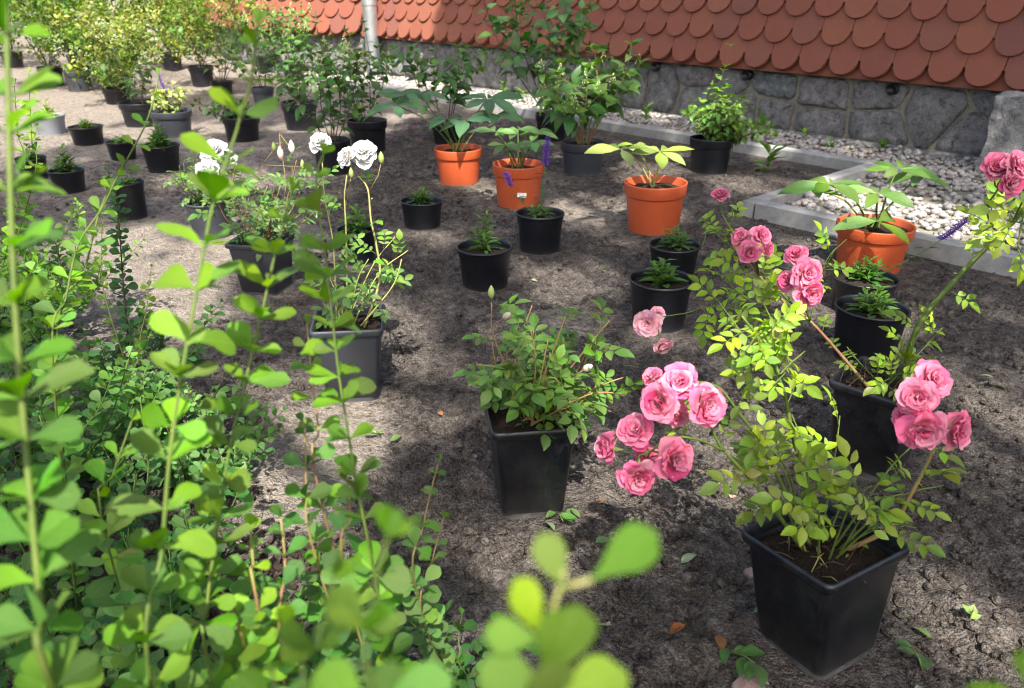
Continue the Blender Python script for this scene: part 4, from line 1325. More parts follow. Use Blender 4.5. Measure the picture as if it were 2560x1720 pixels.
small("s13", "cream variegated perennial in a pale grey pot", 9, .10, (.34, .40, .15), M_PALEGREY, leaf=.055)
small("s14", "black pot with a few low leaves behind the leaning barberry shoot", 5, .06, SG2, leaf=.05)
small("s15", "black pot with sparse leaves behind the dark barberry shoot", 4, .05, SG2, leaf=.05)

# ------------------------------------------------------------------ hellebores in orange pots
def orange(key, label, stalks, c, size):
    x, y, d, h = PD[key]
    r = potted("potted_hellebore", label, "potted hellebore", "hellebores in orange pots", x, y, d, h, 'band', M_ORANGE, random.uniform(0, 6), (random.uniform(-.015, .015), 0), .84)
    pl = Plant(r, part="leaflet")
    hellebore(pl, (x, y, h * .8), stalks, c, size)
    pl.flush()
    return r
orange("O1", "orange pot of dark hellebore with long splayed leaf stalks before the downpipe shrubs", [((-0.48,3.45,0.322), 1, 7), ((-0.383,3.6,0.356), .95, 6), ((-0.453,3.55,0.354), .9, 6), ((-0.105,3.5,0.342), 1, 7), ((-0.195,3.4,0.268), .85, 6), ((-0.068,3.45,0.283), .95, 6), ((-0.267,3.4,0.276), .7, 5)], (.06, .135, .06), .155)
o2 = orange("O2", "orange pot of hellebore with a small white label on its side", [((-0.061,3.05,0.282), 1, 6), ((0.022,3.1,0.282), 1, 6), ((0.078,3.0,0.251), .9, 6), ((-0.027,2.98,0.247), .8, 5), ((0.098,3.15,0.265), .9, 5), ((0.037,3.0,0.235), .7, 5)], (.095, .19, .06), .11)
orange("O3", "orange pot with two yellow-green hellebore leaves on bare stalks", [((0.499,2.72,0.273), 1.0, 7), ((0.358,2.66,0.292), .85, 5), ((0.414,2.75,0.29), .5, 3)], (.30, .38, .11), .135)
orange("O4", "orange pot of big-leaved hellebore beside the pebble bed edging", [((0.899,2.25,0.272), 1.05, 6), ((0.87,2.3,0.247), .8, 5), ((1.131,2.35,0.294), 1, 6), ((1.054,2.28,0.239), .9, 5), ((1.225,2.4,0.263), .8, 5), ((1.032,2.2,0.178), 1.15, 4)], (.13, .22, .055), .13)
lb = obj("label_sticker", mesh_from("label_sticker", [(-.017, 0, -.008), (.017, 0, -.008), (.017, 0, .008), (-.017, 0, .008), (-.017, .003, -.008), (.017, .003, -.008), (.017, .003, .008), (-.017, .003, .008)], [(0, 1, 2, 3), (5, 4, 7, 6), (1, 0, 4, 5), (3, 2, 6, 7)], M_LABEL, False), o2)
x, y, d, h = PD["O2"]
lb.location = (.012, -d * .432 - .005, h * .38); lb.rotation_euler = (rad(-8), rad(3), rad(3))

# ------------------------------------------------------------------ shrubs in larger pots
def pshrub(key, label, fn, mat=None, kind='band', lift=0.0, objs=True):
    x, y, d, h = PD[key]
    r = potted("potted_shrub", label, "potted shrub", "shrubs in black and grey pots", x, y, d, h, kind, mat or M_BLACK, random.uniform(0, 6), (random.uniform(-.02, .02), random.uniform(-.02, .02)), .88)
    pl = Plant(r, objs)
    fn(pl, Vector((x, y, h * .85)))
    pl.flush()
HY, HY2 = (.10, .20, .045), (.045, .11, .04)
pshrub("L1", "upright dark-stemmed hydrangea in a black pot standing before the downpipe", lambda p, b: shrub(p, b, 7, .52, .20, .065, HY, HY2, (-.02, 0), .045, bare=.2, panicle=.3, r0=.003))
pshrub("L2", "wide large-leaved hydrangea with cream panicles in a grey pot by the plinth", lambda p, b: shrub(p, b, 8, .50, .26, .095, (.10, .19, .045), HY2, (-.02, 0), .05, bare=.42, panicle=.45, r0=.004, mat=M_STEM_R), M_GREY)
pshrub("L3", "tall loose shrub arching over a plain black pot next to the edging", lambda p, b: shrub(p, b, 7, .74, .32, .10, (.075, .155, .045), HY2, (-.12, 0), .055, bare=.4, zig=.04, r0=.004))
pshrub("L4", "leafy shrub with a crooked dark trunk in a black pot behind an orange pot", lambda p, b: shrub(p, b, 5, .52, .22, .085, (.085, .18, .045), HY2, (.03, 0), .04, bare=.35))
pshrub("L5", "bushy light green shrub spilling out of a black pot beside the pebble strip", lambda p, b: (shrub(p, b, 13, .26, .15, .05, (.15, .26, .055), (.08, .16, .045), (.02, 0), .026, bare=.1, r0=.0024), shrub(p, b, 4, .10, .12, .05, (.12, .22, .05), (.08, .16, .045), (.22, -.05), .026, bare=.1, r0=.002), shrub(p, b, 1, .56, .02, .05, (.15, .26, .055), (.08, .16, .045), (.03, 0), .2, bare=.6, r0=.002)))
pshrub("L6", "airy dark-stemmed shrub in a black pot behind the thin-stemmed one", lambda p, b: shrub(p, b, 7, .55, .22, .06, HY, HY2, (.03, 0), .045, bare=.25, panicle=.35, r0=.003))
pshrub("L7", "tall thin-stemmed shrub in a black pot behind the white roses", lambda p, b: shrub(p, b, 9, .52, .22, .06, HY, HY2, (-.06, 0), .05, bare=.25, panicle=.3, r0=.0028))
pshrub("L9", "slim shrub in a narrow grey pot near the edging", lambda p, b: shrub(p, b, 5, .50, .20, .06, HY, HY2, (0, 0), .05, bare=.25, panicle=.4), M_GREY, objs=False)
pshrub("L10", "slim shrub in a narrow black pot near the edging", lambda p, b: shrub(p, b, 6, .62, .28, .06, HY, HY2, (0, 0), .05, bare=.25, panicle=.5), None, objs=False)
pshrub("L11", "wide low black pot with a small sprouting shrub", lambda p, b: shrub(p, b, 5, .14, .14, .05, HY, HY2, (-.08, 0), .03, bare=.2))
pshrub("L12", "silvery grey pot with pale variegated leaves and dark purple spikes", lambda p, b: (shrub(p, b, 6, .18, .11, .045, (.40, .46, .16), (.28, .36, .12), (.02, 0), .024, bare=.2), salvia(p, b, .06, 4, .08, SG2, .05, ((-.03, 0, .22, .07, 0, 0), (.0, -.03, .17, .06, 0, 0)))), M_GREY)
pshrub("L13", "wide black pot of dark stems beside the silvery grey pot", lambda p, b: shrub(p, b, 5, .36, .16, .05, HY, HY2, (-.03, 0), .04, bare=.3))
FC1, FC2, FC3 = [(.10, .17, .04), (.065, .13, .035), (.15, .21, .05)], [(.22, .27, .07), (.13, .20, .05), (.32, .34, .14), (.09, .16, .04)], [(.10, .18, .06), (.22, .30, .14), (.06, .12, .04)]
def fs(H, Wd, n, leaf, cols, st=6): return lambda p, b: far_shrub(p, b, H, Wd, n, leaf, cols, stems=st)
pshrub("L14", "tall loose olive green shrub in a dark grey pot on the sunny sand", fs(.75, .75, 2400, .034, FC1), M_GREY, objs=False)
pshrub("L15", "dense olive green shrub in a black pot with a purple sage spike leaning on it", (lambda p, b: (far_shrub(p, b, .8, .8, 2400, .036, FC1), salvia(p, b, .05, 3, .05, SG2, .05, ((.13, -.12, .12, .09, 0, 0),)))), objs=False)
pshrub("L16", "golden yellow shrub in a small black pot lit by the sun", fs(.55, .7, 2400, .034, FC2), objs=False)

# more shrubs of the far group, standing in plain black pots towards the building's end
def farpot(label, x, y, H, Wd, n, cols, leaf=.034, d=.2, mat=None):
    r = potted("potted_shrub", label, "potted shrub", "shrubs in black and grey pots", x, y, d, .15, 'band', mat or M_BLACK)
    pl = Plant(r, False)
    far_shrub(pl, (x, y, .13), H, Wd, n, leaf, cols)
    pl.flush()
FLT = "far olive green shrub of the crowded group of pots behind the sunny sand"
farpot("pale golden spirea behind the golden yellow shrub", -2.55, 6.9, .62, .75, 2200, FC2)
farpot("silver variegated shrub with small pale leaves between the olive and golden shrubs", -3.0, 6.35, .36, .6, 1700, [(.34, .42, .26), (.5, .55, .4), (.14, .24, .1)], .03)
for x, y, H, w in ((-4.1, 8.0, .95, .8), (-4.9, 8.3, 1.0, .9), (-3.3, 8.2, .8, .7), (-5.6, 9.0, 1.1, .9), (-4.3, 9.6, 1.05, .9), (-3.4, 9.9, .8, .8), (-6.4, 10.4, 1.2, 1.1), (-5.2, 11.2, 1.2, 1.1), (-7.6, 11.5, 1.3, 1.2), (-2.45, 8.6, .6, .6), (-6.6, 13.0, 1.3, 1.3)):
    ol = random.random() < .6
    farpot(FLT if ol else 'far pale-flecked green shrub of the crowded pots behind the sunny sand', x, y, H, w * 1.15, 2300, FC1 if ol else FC3, .042)
for x, y, lab_ in ((-1.9, 7.3, 'thin-stemmed shrub in a black pot just before the corner of the building'), (-2.3, 7.9, 'thin-stemmed shrub in a black pot close against the building beyond the downpipe')):
    r = potted("potted_shrub", lab_, "potted shrub", "shrubs in black and grey pots", x, y, .18, .14, 'band', M_BLACK)
    pl = Plant(r, False); shrub(pl, (x, y, .12), 7, .6, .25, .06, HY, HY2, (0, 0), .05, bare=.25, panicle=.5); pl.flush()

# ------------------------------------------------------------------ barberry hedge in the left foreground
def bb(label, base, cat="barberry bush"):
    r = empty("barberry_bush", base); tag(r, label, cat, "young barberry bushes planted in the foreground")
    return Plant(r)
BY, BL, BM, BD = (.145, .275, .042), (.20, .34, .048), (.075, .175, .042), (.04, .11, .047)
p1 = bb("barberry with one thick upright stem and very broad leaves", (-.21, .30, 0))
barberry_shoot(p1, [(-.21, .30, 0), (-.205, .285, .25)] + [(-0.198,0.252,0.522),(-0.203,0.266,0.551),(-0.209,0.293,0.611),(-0.213,0.314,0.658),(-0.216,0.335,0.702),(-0.217,0.355,0.747),(-0.218,0.375,0.792),(-0.219,0.386,0.816)], .0027, .024, BY, BM, .0165, M_STEM_G, .3, 5, .05)
p1.flush()
p2 = bb("barberry with a tall lime green leader crossing in front of the white roses", (-.175, .33, 0))
barberry_shoot(p2, [(-.175, .33, 0), (-.18, .31, .2)] + [(-0.194,0.315,0.453),(-0.188,0.346,0.522),(-0.184,0.365,0.565),(-0.178,0.384,0.605),(-0.171,0.4,0.64),(-0.165,0.413,0.67),(-0.16,0.423,0.692),(-0.148,0.439,0.726),(-0.146,0.443,0.734),(-0.14,0.45,0.751),(-0.137,0.462,0.777)], .0019, .024, BL, BM, .016, M_STEM_G, .3, 4, .06)
barberry_shoot(p2, [(-.175, .33, 0)] + [(-0.188,0.367,0.399),(-0.191,0.385,0.439),(-0.183,0.41,0.494),(-0.176,0.429,0.536),(-0.171,0.437,0.554),(-0.162,0.453,0.589),(-0.155,0.466,0.616),(-0.148,0.478,0.644),(-0.14,0.491,0.671),(-0.138,0.494,0.679)], .0017, .0225, BL, BM, .0155, M_STEM_G, .3, 5, .06)
p2.flush()
p3 = bb("barberry with slender bright shoots rising before the scuffed charcoal rose pot", (-.06, .5, 0))
barberry_shoot(p3, [(-.08, .5, 0)] + [(-0.097,0.444,0.424),(-0.108,0.467,0.474),(-0.114,0.482,0.507),(-0.121,0.5,0.547),(-0.126,0.518,0.586),(-0.13,0.533,0.619),(-0.135,0.548,0.653),(-0.137,0.558,0.675),(-0.132,0.565,0.689)], .0016, .0225, BL, BM, .016, M_STEM_G, .25, 5, .06)
barberry_shoot(p3, [(-.1, .52, 0)] + [(-0.149,0.491,0.383),(-0.159,0.517,0.439),(-0.16,0.531,0.47),(-0.162,0.539,0.488)], .0016, .022, BM, BM, .02, M_STEM_R, .25, 4)
barberry_shoot(p3, [(-.1, .54, 0)] + [(-0.152,0.529,0.418),(-0.155,0.554,0.472),(-0.16,0.571,0.51),(-0.164,0.589,0.549)], .0015, .021, BY, BM, .021, M_STEM_R, .3, 3)
barberry_shoot(p3, [(-.1, .54, 0)] + [(-0.124,0.471,0.388),(-0.121,0.492,0.433),(-0.124,0.504,0.46)], .0015, .022, BM, BD, .02, M_STEM_R, .3, 4)
p3.flush()
p4 = bb("barberry with a backlit yellow-green shoot over the bark mulch", (-.2, .52, 0))
barberry_shoot(p4, [(-.2, .52, 0)] + [(-0.165,0.402,0.427),(-0.168,0.413,0.453),(-0.17,0.423,0.474)], .0018, .022, BL, BY, .017, M_STEM_R, .35, 3)
barberry_shoot(p4, [(-.2, .52, 0)] + [(-0.176,0.398,0.396),(-0.188,0.412,0.425),(-0.203,0.42,0.444)], .0018, .024, BY, BM, .017, M_STEM_R, .35, 4)
barberry_shoot(p4, [(-.2, .52, 0)] + [(-0.159,0.411,0.375),(-0.156,0.436,0.43),(-0.159,0.451,0.463)], .0018, .024, BM, BD, .018, M_STEM_R, .35, 4)
barberry_bush(p4, (-.24, .55, 0), 22, .26, .18, .021, BM, BD)
p4.flush()
p5 = bb("small-leaved barberry sprig standing near the compact budded rose", (-.07, .72, 0))
barberry_shoot(p5, [(-.07, .72, 0)] + [(-0.09,0.581,0.292),(-0.082,0.603,0.34),(-0.074,0.619,0.373),(-0.068,0.628,0.393)], .0014, .019, (.14, .25, .07), (.10, .19, .06), .019, M_STEM_R, .2, 4)
barberry_shoot(p5, [(-.07, .72, 0)] + [(-0.086,0.585,0.251),(-0.076,0.606,0.297),(-0.065,0.623,0.335)], .0013, .019, (.12, .22, .06), (.10, .19, .06), .019, M_STEM_R, .2, 3)
barberry_bush(p5, (-.1, .68, 0), 10, .2, .12, .022, BM, BD)
p5.flush()
p6 = bb("barberry with crowded big-leaved tips between the tall shoots and the forked tip", (-.03, .19, 0))
for i, (dd, pts) in enumerate(((.20, [(-0.035,0.144,0.634),(-0.036,0.152,0.652),(-0.034,0.157,0.663),(-0.033,0.16,0.669),(-0.031,0.162,0.673)]), (.25, [(-0.064,0.179,0.59),(-0.061,0.188,0.61),(-0.058,0.194,0.622),(-0.056,0.197,0.629)]), (.27, [(-0.078,0.193,0.573),(-0.077,0.201,0.589),(-0.078,0.205,0.6)]))):
    barberry_shoot(p6, [(-.04, .19, 0), (-.04, .19, .4)] + pts, .0013, .019, BY, BM, .011, M_STEM_G, .6, 5, .03)
p6.flush()
p7 = bb("barberry tip with two paddle leaves forking against the bare soil", (.02, .13, 0))
barberry_shoot(p7, [(.02, .13, 0), (.015, .13, .4), (0.01,0.13,0.639)], .0016, .022, BL, BL, .014, M_STEM_G, .9, 4, .01)
st, P = p7.stem([(0.01,0.13,0.639), (0.009,0.134,0.656), (0.007,0.138,0.664), (0.011,0.143,0.674), (0.012,0.144,0.678)], .0009, .0006, M_STEM_Y)
def toleaf(pl, a, b, s_up, c, w=1.0, v=0):
    a = Vector(a); b = Vector(b)
    pl.leaf("barberry_leaf", a, b - a, Vector(s_up), (b - a).length * w, c, v)
CF = (.17, .29, .045)
toleaf(p7, (0.012,0.142,0.674), (0.007,0.146,0.686), (0, -.6, .8), CF, 1, 0)
toleaf(p7, (0.018,0.143,0.676), (0.032,0.146,0.687), (0, -.7, .7), CF, 1, 0)
p7.twig([(0.012,0.143,0.674), (0.018,0.143,0.676)], .0008, .0008, M_STEM_Y)
toleaf(p7, (0.007,0.138,0.663), (-0.006,0.137,0.666), (0, -.6, .8), CF, 1, 3)
toleaf(p7, (0.007,0.138,0.664), (0.002,0.14,0.678), (.4, -.6, .6), (.24, .33, .04), 1, 0)
toleaf(p7, (0.007,0.134,0.656), (0.014,0.133,0.673), (.2, -.7, .7), CF, 1, 2)
toleaf(p7, (0.009,0.13,0.651), (-0.005,0.13,0.662), (0, -.6, .8), CF, 1, 2)
toleaf(p7, (0.009,0.13,0.65), (0.024,0.129,0.661), (0, -.6, .8), CF, 1, 4)
toleaf(p7, (0.009,0.13,0.652), (0.008,0.122,0.669), (0, -.6, .8), CF, 1, 0)
p7.flush()
p8 = bb("lone barberry tip poking up beside the dirty-footed pink rose pot", (.21, .15, 0))
barberry_shoot(p8, [(.22, .15, 0), (.21, .15, .35), (0.129,0.143,0.632), (0.128,0.147,0.64)], .0014, .02, BL, BL, .02, M_STEM_G, .8, 3, .02)
p8.flush()
p9 = bb("dark blue-green barberry with an upright densely leaved column shoot", (-.72, 1.42, 0))
barberry_shoot(p9, [(-.76, 1.42, 0), (-.79, 1.43, .12)] + [(-0.768,1.45,0.124),(-0.748,1.45,0.273),(-0.734,1.45,0.377),(-0.728,1.45,0.443),(-0.737,1.45,0.484)], .0022, .021, (.06, .15, .05), BD, .012, M_STEM_B, .0, 5, .03)
barberry_shoot(p9, [(-.72, 1.42, 0)] + [(-0.718,1.4,0.147),(-0.688,1.4,0.238),(-0.665,1.4,0.317)], .0015, .014, LIME, BM, .016, M_STEM_Y, .2, 3)
barberry_shoot(p9, [(-.75, 1.42, 0)] + [(-0.762,1.4,0.256),(-0.747,1.4,0.359),(-0.734,1.4,0.408)], .0015, .014, LIME, BM, .016, M_STEM_Y, .2, 3)
barberry_bush(p9, (-.74, 1.40, 0), 14, .26, .2, .021, (.07, .16, .055), BD, (-.03, 0), 4, .015)
p9.flush()
p10 = bb("spreading barberry with small sunlit blue-green leaves over pale sand", (-.55, 1.16, 0))
barberry_bush(p10, (-.55, 1.16, 0), 24, .22, .14, .020, (.15, .27, .09), (.07, .16, .07), (0, 0), 4, .014, M_STEM_B)
p10.flush()
p11 = bb("dense mid-green barberry behind the thick-stemmed broad-leaved one", (-.8, 1.05, 0))
barberry_bush(p11, (-.78, 1.08, 0), 34, .38, .26, .022, (.11, .22, .05), BD, (0, 0), 4, .016)
p11.flush()
p12 = bb("barberry with two arching pale-tipped shoots leaning to the grey pots", (-.55, .78, 0))
barberry_shoot(p12, [(-.56, .78, 0)] + [(-0.466,0.743,0.453),(-0.439,0.777,0.527),(-0.421,0.805,0.588),(-0.399,0.822,0.625),(-0.376,0.839,0.664),(-0.365,0.853,0.695),(-0.363,0.861,0.711)], .0018, .022, (.17, .29, .06), BM, .022, M_STEM_G, .2, 3, .25)
barberry_shoot(p12, [(-.56, .78, 0)] + [(-0.459,0.718,0.446),(-0.446,0.747,0.51),(-0.434,0.769,0.558),(-0.411,0.783,0.59),(-0.4,0.792,0.61),(-0.394,0.798,0.622)], .0018, .022, BL, BM, .022, M_STEM_G, .2, 3, .2)
barberry_bush(p12, (-.55, .8, 0), 24, .36, .24, .021, BM, BD, (-.02, 0), 4, .018)
p12.flush()
p13 = bb("bright barberry tips beside the cream variegated pot", (-1.25, 1.7, 0))
barberry_shoot(p13, [(-1.25, 1.7, 0)] + [(-1.026,1.7,0.401),(-1.005,1.7,0.493),(-0.989,1.7,0.573),(-0.977,1.7,0.629)], .0018, .024, BL, BY, .022, M_STEM_G, .2, 4)
barberry_shoot(p13, [(-1.25, 1.7, 0)] + [(-1.049,1.7,0.401),(-1.03,1.7,0.511),(-1.012,1.7,0.608)], .0018, .022, BL, BY, .022, M_STEM_G, .2, 3)
barberry_bush(p13, (-1.2, 1.75, 0), 30, .40, .26, .022, (.15, .27, .05), BM, (0, 0), 4, .017)
p13.flush()
p14 = bb("low barberry tufts sprouting over the bark mulch", (-.33, .62, 0))
barberry_bush(p14, (-.42, .66, 0), 26, .22, .2, .022, BM, BD, (0, -.05), 4, .018)
barberry_shoot(p14, [(-.36, .62, 0), (-.37, .6, .12)] + [(-0.308,0.492,0.433),(-0.3,0.504,0.46),(-0.285,0.522,0.499)], .0015, .024, BY, BM, .02, M_STEM_G, .2, 3)
p14.flush()

# ------------------------------------------------------------------ litter: mulch, fallen leaves, twigs, weeds
def on(x, y, dz=.0): return (x, y, float(gz(np.array([x]), np.array([y]))[0]) + dz)
V, Fs, Rr = [], [], []
for i in range(1100):
    x = random.gauss(-.37, .17); y = random.gauss(.84, .16)
    if x > -.27 or y > 1.02: continue
    z = on(x, y)[2] + random.uniform(.001, .014)
    L, w, h = random.uniform(.004, .015), random.uniform(.0018, .005), random.uniform(.0008, .003)
    R = Matrix.Rotation(random.uniform(0, 6.3), 3, 'Z') @ Matrix.Rotation(random.uniform(-.5, .5), 3, 'X') @ Matrix.Rotation(random.uniform(-.4, .4), 3, 'Y')
    b = len(V)
    V += [tuple(R @ Vector((sx * L * random.uniform(.6, 1), sy * w * random.uniform(.5, 1), sz * h)) + Vector((x, y, z))) for sz in (-1, 1) for sx, sy in ((-1, -1), (1, -1), (1, 1), (-1, 1))]
    Fs += [tuple(b + k for k in f) for f in ((3, 2, 1, 0), (4, 5, 6, 7), (0, 1, 5, 4), (1, 2, 6, 5), (2, 3, 7, 6), (3, 0, 4, 7))]
tag(obj("bark_mulch", mesh_from("bark_mulch", V, Fs, M_MULCH, False)), "dark bark mulch chips under the barberries", "mulch", None, "stuff")
DRYL = []
for s in range(3):
    me = LEAF["rose_leaflet"][s][0].copy(); me.materials.clear(); me.materials.append(M_DRY); DRYL.append(me)
def fallen(label, gp, s, color, var=0, curl=.3, group=None):
    x, y = gp
    o = obj("fallen_leaf", DRYL[var], None, frame(Vector((random.uniform(-1, 1), random.uniform(-1, 1), random.uniform(-.1, .2))), Vector((random.uniform(-curl, curl), random.uniform(-curl, curl), 1)), Vector(on(x, y, .006)), s), color)
    tag(o, label, "fallen leaf", group)
fallen("curled rusty brown dead leaf lying near the wilted sprig", (0.239,0.84), .042, (.30, .11, .035), 2)
fallen("thin brown leaf scrap against the foot of the front rose pot", (0.274,0.808), .03, (.22, .10, .04), 0)
fallen("dull pinkish fallen leaf under the dangling rose sprig", (0.372,1.132), .025, (.36, .24, .20), 1)
fallen("orange-brown leaf at the foot of the compact budded rose pot", (0.133,1.089), .03, (.34, .13, .04), 1)
fallen("small rusty leaf on dark soil between the two front pots", (-0.146,1.385), .022, (.32, .15, .07), 0)
GL = "small torn green leaf lying on the bare soil"
for gp in ((0.127,0.989), (-0.012,1.071), (0.192,1.048), (0.253,0.958), (0.554,0.801), (0.634,0.853), (0.352,0.857), (-0.282,1.536), (0.052,1.054), (0.109,1.06), (-0.228,1.287), (0.505,0.732), (1.037,1.536), (0.137,0.836), (0.088,1.071), (1.043,1.496), (-0.312,1.171), (-0.303,2.2), (0.055,2.2), (0.268,2.277)):
    fallen(GL, gp, random.uniform(.018, .03), random.choice([(.13, .22, .09), (.20, .28, .16), (.10, .19, .05), (.26, .32, .22)]), random.randrange(3), .5, "torn green leaves on the soil")
def sprig(label, gp, n, s, c):
    x, y = gp
    r = empty("fallen_sprig", on(x, y, .004)); tag(r, label, "fallen sprig", None)
    pl = Plant(r); b = Vector(r.location)
    a = random.uniform(0, 6.3); e = b + Vector((math.cos(a) * s * 1.6, math.sin(a) * s * 1.6, .012))
    pl.stem([b, b.lerp(e, .5) + Vector((0, 0, .008)), e], .0012, .0008, M_STEM_G)
    for q in range(n):
        p = b.lerp(e, q / n); an = a + random.choice((-1, 1)) * random.uniform(.5, 1.4)
        pl.leaf("rose_leaflet", p + Vector((0, 0, .006)), Vector((math.cos(an), math.sin(an), random.uniform(0, .2))), Vector((0, 0, 1)) + rv(.3), s * random.uniform(.7, 1.1), jit(c))
    pl.flush()
sprig("wilted green sprig with serrated leaves lying by the front rose pot", (0.279,0.782), 6, .034, (.07, .15, .05))
sprig("pulled weed with pale roots at the foot of the compact budded rose pot", (0.07,1.074), 6, .022, (.11, .20, .06))
sprig("limp sprig lying flat by the front rose pot's foot", (0.52,0.746), 4, .024, (.08, .14, .06))
sprig("tiny sprig on the dark soil behind the small-leaved barberry sprig", (-0.247,1.302), 4, .02, (.13, .22, .06))
def weed(label, gp, n, s, c, h=.02, group=None):
    x, y = gp
    r = empty("weed", on(x, y, .0)); tag(r, label, "weed", group)
    pl = Plant(r, y < 3); b = Vector(r.location)
    for q in range(n):
        an = q * GOLD; f = random.random()
        p = b + Vector((0, 0, h * f)); pl.leaf("small_round_leaf" if s < .02 else "lance_leaf", p, Vector((math.cos(an), math.sin(an), .5 + f)), Vector((0, 0, 1)), s * random.uniform(.6, 1.1), jit(c))
    pl.stem([b, b + Vector((.001, 0, h))], .001, .0006, M_STEM_G)
    pl.flush()
weed("pale seedling sprouting on sandy soil near the front rose pot", (0.62,0.832), 4, .016, (.28, .38, .14))
weed("seedling sprouting through the bark mulch", (-0.581,0.892), 5, .02, (.16, .28, .08), .025)
weed("thin weed seedling below the near barberry leaves", (-0.088,0.797), 7, .022, (.09, .18, .06), .06)
WT = "leafy green weed growing along the pebble strip by the plinth"
for gp, s, h in (((1.173,3.668), .09, .10), ((1.22,4.31), .07, .12), ((1.349,4.437), .07, .14), ((1.224,4.714), .06, .12), ((1.546,4.31), .05, .06), ((1.156,4.864), .06, .1), ((0.828,5.108), .07, .08), ((0.216,5.569), .08, .12), ((0.07,5.776), .07, .1), ((0.37,5.671), .06, .08), ((1.622,4.131), .05, .05), ((1.867,4.074), .05, .05), ((-0.055,6.114), .06, .1)):
    weed(WT, gp, 14, s, (.13, .24, .05), h, "weeds along the plinth")
pk = rough_block("stone", on(*(0.298,0.732), .006), .036, .03, .018, .6, M_PINKSTONE, 3, 5, .004, .6)
tag(pk, "dull pink stone lying below the wilted sprig", "stone")
tag(rough_block("stone", on(*(0.364,0.953), .004), .022, .018, .014, .2, M_PINKSTONE, 4, 5, .003, .6), "small brown stone beside the rim corner of the front pot", "stone")
TWL = "thin dry twig lying on the soil"
for i in range(26):
    y = .7 + 1.8 * random.random() ** 1.5; x = random.uniform(-.3, .6) * (y + .2)
    if any((x - a) ** 2 + (y - b) ** 2 < (r_ * 1.5) ** 2 for a, b, r_ in FLAT): continue
    a = random.uniform(0, 6.3); L = random.uniform(.012, .04)
    z = on(x, y)[2] + .004
    P = [Vector((x, y, z)), Vector((x + math.cos(a) * L, y + math.sin(a) * L, z + .004)), Vector((x + math.cos(a + .3) * L * 2, y + math.sin(a + .3) * L * 2, z))]
    V, Fs = tube(spline(P, .006), .0008, .0004, 4)
    tag(obj("twig", mesh_from("twig", V, Fs, random.choice((M_STEM_B, M_STEM_Y, M_STEM_B)))), TWL, "twig", "dry twigs on the soil")

# ------------------------------------------------------------------ unseen tree behind the camera, crown shaped to dapple the bed
tree = empty("shade_tree", (2.6, -5.5, 0))
tag(tree, "tall broadleaved tree out of view, its crown shaped to dapple the soil with shade", "tree")
TO = Vector(tree.location)
LIT = []     # gaps shaped into the crown for sunny spots: ground point, radius
def lit(p, r):
    p = Vector(p) if len(p) == 3 else Vector((p[0], p[1], 0))
    q = p - SDIR * (p.z / SDIR.z)
    LIT.append((q.x, q.y, r))
for gp, r_ in (((-0.478,1.385), .24), ((-0.411,1.199), .18), ((-0.48,1.302), .2), ((-0.971,1.933), .22), ((-0.993,2.491), .2), ((-0.982,2.2), .15), ((-2.913,5.376), .5), ((-1.407,3.409), .15), ((-1.039,2.538), .1), ((-1.328,2.538), .2), ((0.159,2.219), .16), ((0.126,2.093), .08), ((0.355,2.979), .22), ((0.409,1.805), .09),
               ((0.947,1.42), .14), ((0.961,1.334), .12), ((0.692,0.87), .10), ((0.664,0.789), .12), ((0.147,1.158), .08), ((0.107,1.132), .05), ((-0.313,2.663), .12), ((-0.361,1.994), .08), ((-0.146,1.385), .05), ((-0.199,1.318), .05),
               ((1.39,2.979), .28), ((1.524,2.743), .25), ((1.233,3.254), .15), ((-0.225,6.362), .5), ((-0.607,6.918), .5), ((0.099,5.671), .4), ((-3.324,5.997), .5), ((-3.145,6.362), .5), ((-2.836,4.864), .4), ((-2.121,4.714), .3), ((-1.034,7.399), .25), ((-1.984,8.15), .4), ((-2.978,8.582), .7), ((-4.567,10.19), .5), ((-6.385,11.627), .7), ((-7.13,16.114), .9), ((-1.219,4.864), .2), ((-0.685,5.194), .15), ((0.009,0.994), .06), ((-0.072,0.87), .06), ((-0.215,1.622), .06), ((1.004,3.409), .2), ((0.67,3.668), .15)):
    lit(gp, r_)
for p, r_ in (((-0.143,0.448,0.747), .08), ((-0.157,0.427,0.7), .09), ((-0.164,0.413,0.67), .08), ((-0.15,0.476,0.639), .09), ((-0.164,0.453,0.589), .06), ((-0.133,0.552,0.661), .09), ((-0.125,0.528,0.608), .09), ((-0.39,0.959,0.253), .16), ((-0.414,0.942,0.214), .16), ((0.012,0.143,0.681), .06), ((0.008,0.135,0.663), .05), ((-0.218,0.357,0.739), .05), ((-0.212,0.325,0.67), .04), ((-0.376,0.846,0.679), .08), ((-0.417,0.808,0.597), .08), ((-1.083,1.857,0.533), .16), ((-0.165,0.418,0.463), .05), ((-0.162,0.406,0.438), .04), ((-0.035,0.163,0.676), .04),
              ((0.314,0.9,0.404), .08), ((0.437,1.1,0.4), .07), ((0.34,0.88,0.329), .06), ((0.457,0.78,0.383), .05), ((0.21,0.78,0.383), .04), ((0.166,0.77,0.304), .05), ((0.502,1.2,0.422), .07), ((1.048,2.3,0.247), .18), ((0.502,2.7,0.284), .16), ((-0.283,1.5,0.505), .10), ((-0.961,2.6,0.261), .16), ((-0.263,1.5,0.327), .09), ((0.684,1.1,0.536), .10), ((-0.378,1.6,0.503), .08), ((-0.6,2.1,0.307), .14), ((0.889,3.7,0.288), .15), ((0.041,1.1,0.345), .05), ((0.155,1.1,0.287), .04), ((-0.012,3.1,0.241), .1), ((-0.218,3.4,0.077), .08), ((0.309,3.6,0.375), .14), ((-1.904,4.6,0.256), .3)):
    lit(p, r_)
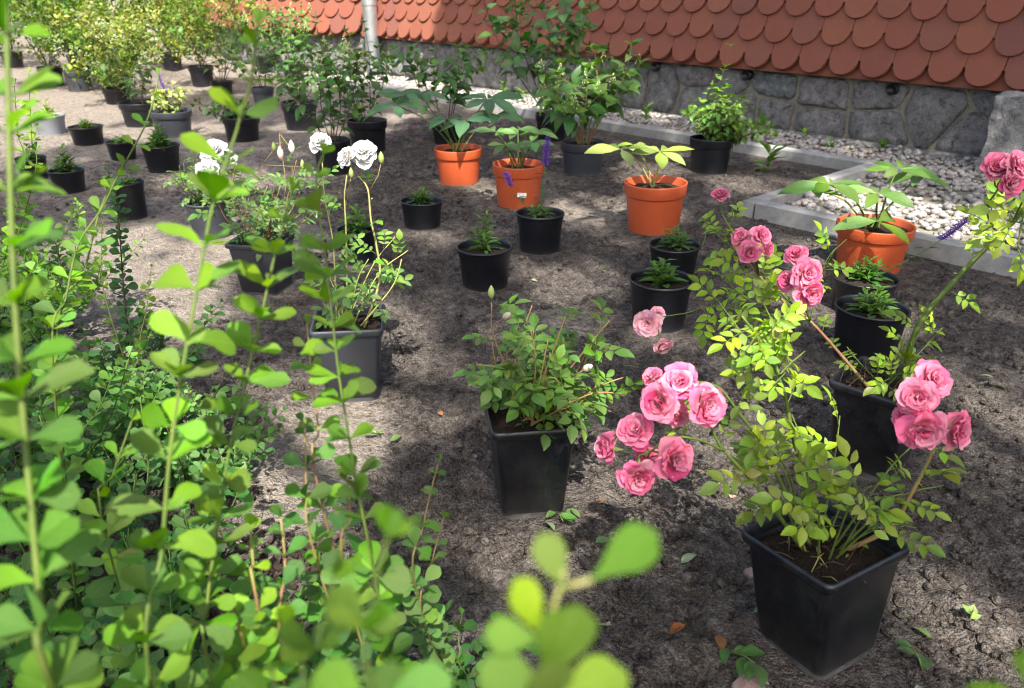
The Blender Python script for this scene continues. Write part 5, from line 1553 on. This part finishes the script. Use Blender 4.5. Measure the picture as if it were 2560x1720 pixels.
# the far end of the building stands in the open sun
lit((-1.2, 7.6), 1.0); lit((-2.0, 8.2), 1.0); lit((-.6, 7.4), .7)
LA = np.array(LIT)
NLEAF = 80000
gx = RNG.uniform(-4.2, 4.6, NLEAF); gy = RNG.uniform(-1.2, 7.2, NLEAF)
dist = np.full(NLEAF, 9.0)
for x, y, r_ in LIT: dist = np.minimum(dist, np.hypot(gx - x, gy - y) / (r_ + .025))
noise_ = vnoise(gx * 2.3 + 20, gy * 2.3 + 20, 31) * .6 + vnoise(gx * 5.5 + 20, gy * 5.5 + 20, 32) * .4
keep = (dist > 1.0 + RNG.normal(0, .12, NLEAF)) & (noise_ > -.42) & ~((gx < -2.4) & (noise_ < .12))
gx, gy = gx[keep], gy[keep]
# extra leaves added to shade the near length of the roof and the plinth
rt = RNG.uniform(-1.6, 4.3, 13000); rz_ = RNG.uniform(.1, 1.3, 13000); ro = .05 - .25 * rz_
rx = W0[0] + WD[0] * rt + WN[0] * ro - SDIR.x / SDIR.z * rz_
ry = W0[1] + WD[1] * rt + WN[1] * ro - SDIR.y / SDIR.z * rz_
gx = np.concatenate([gx, rx]); gy = np.concatenate([gy, ry])
hh = 6.2 + 3.2 * RNG.random(len(gx)) + .6 * vnoise(gx + 9, gy + 9, 33)
tv, tf, tuv = LEAF["small_round_leaf"][0][1:4]
Vs, Fs, U, R = [], [], [], []
b = 0
for x, y, h in zip(gx, gy, hh):
    p = Vector((x, y, 0)) + SDIR * (h / SDIR.z) - TO
    M = np.array(frame(rv(1), SDIR + rv(.5), p, random.uniform(.065, .105)))
    Vs.append(tv @ M[:3, :3].T + M[:3, 3]); Fs.append(tf + b); U.append(tuv); R.append(np.full(len(tf), random.random())); b += len(tv)
crown = obj("crown", mesh_from("crown", np.concatenate(Vs), np.concatenate(Fs), M_FOLI, True, np.concatenate(U), np.concatenate(R)), tree, None, (.07, .14, .03))
tag(crown, kind="stuff")
V, Fs = tube(spline([Vector((0, 0, -.1)), Vector((.05, .05, 1.5)), Vector((-.1, .1, 3.5)), Vector((-.2, .3, 5.5)), Vector((-.4, .8, 8.2))], .25), .24, .06, 14)
obj("trunk", mesh_from("trunk", V, Fs, M_BARK), tree)
for i in range(16):
    k = random.randrange(len(gx))
    e = Vector((gx[k], gy[k], 0)) + SDIR * (hh[k] / SDIR.z) - TO
    s = Vector((-.15, .25, random.uniform(3.2, 5.6)))
    V, Fs = tube(spline([s, s.lerp(e, .45) + Vector((0, 0, .3)), e], .25), .06, .012, 7)
    obj("limb", mesh_from("limb", V, Fs, M_BARK), tree)
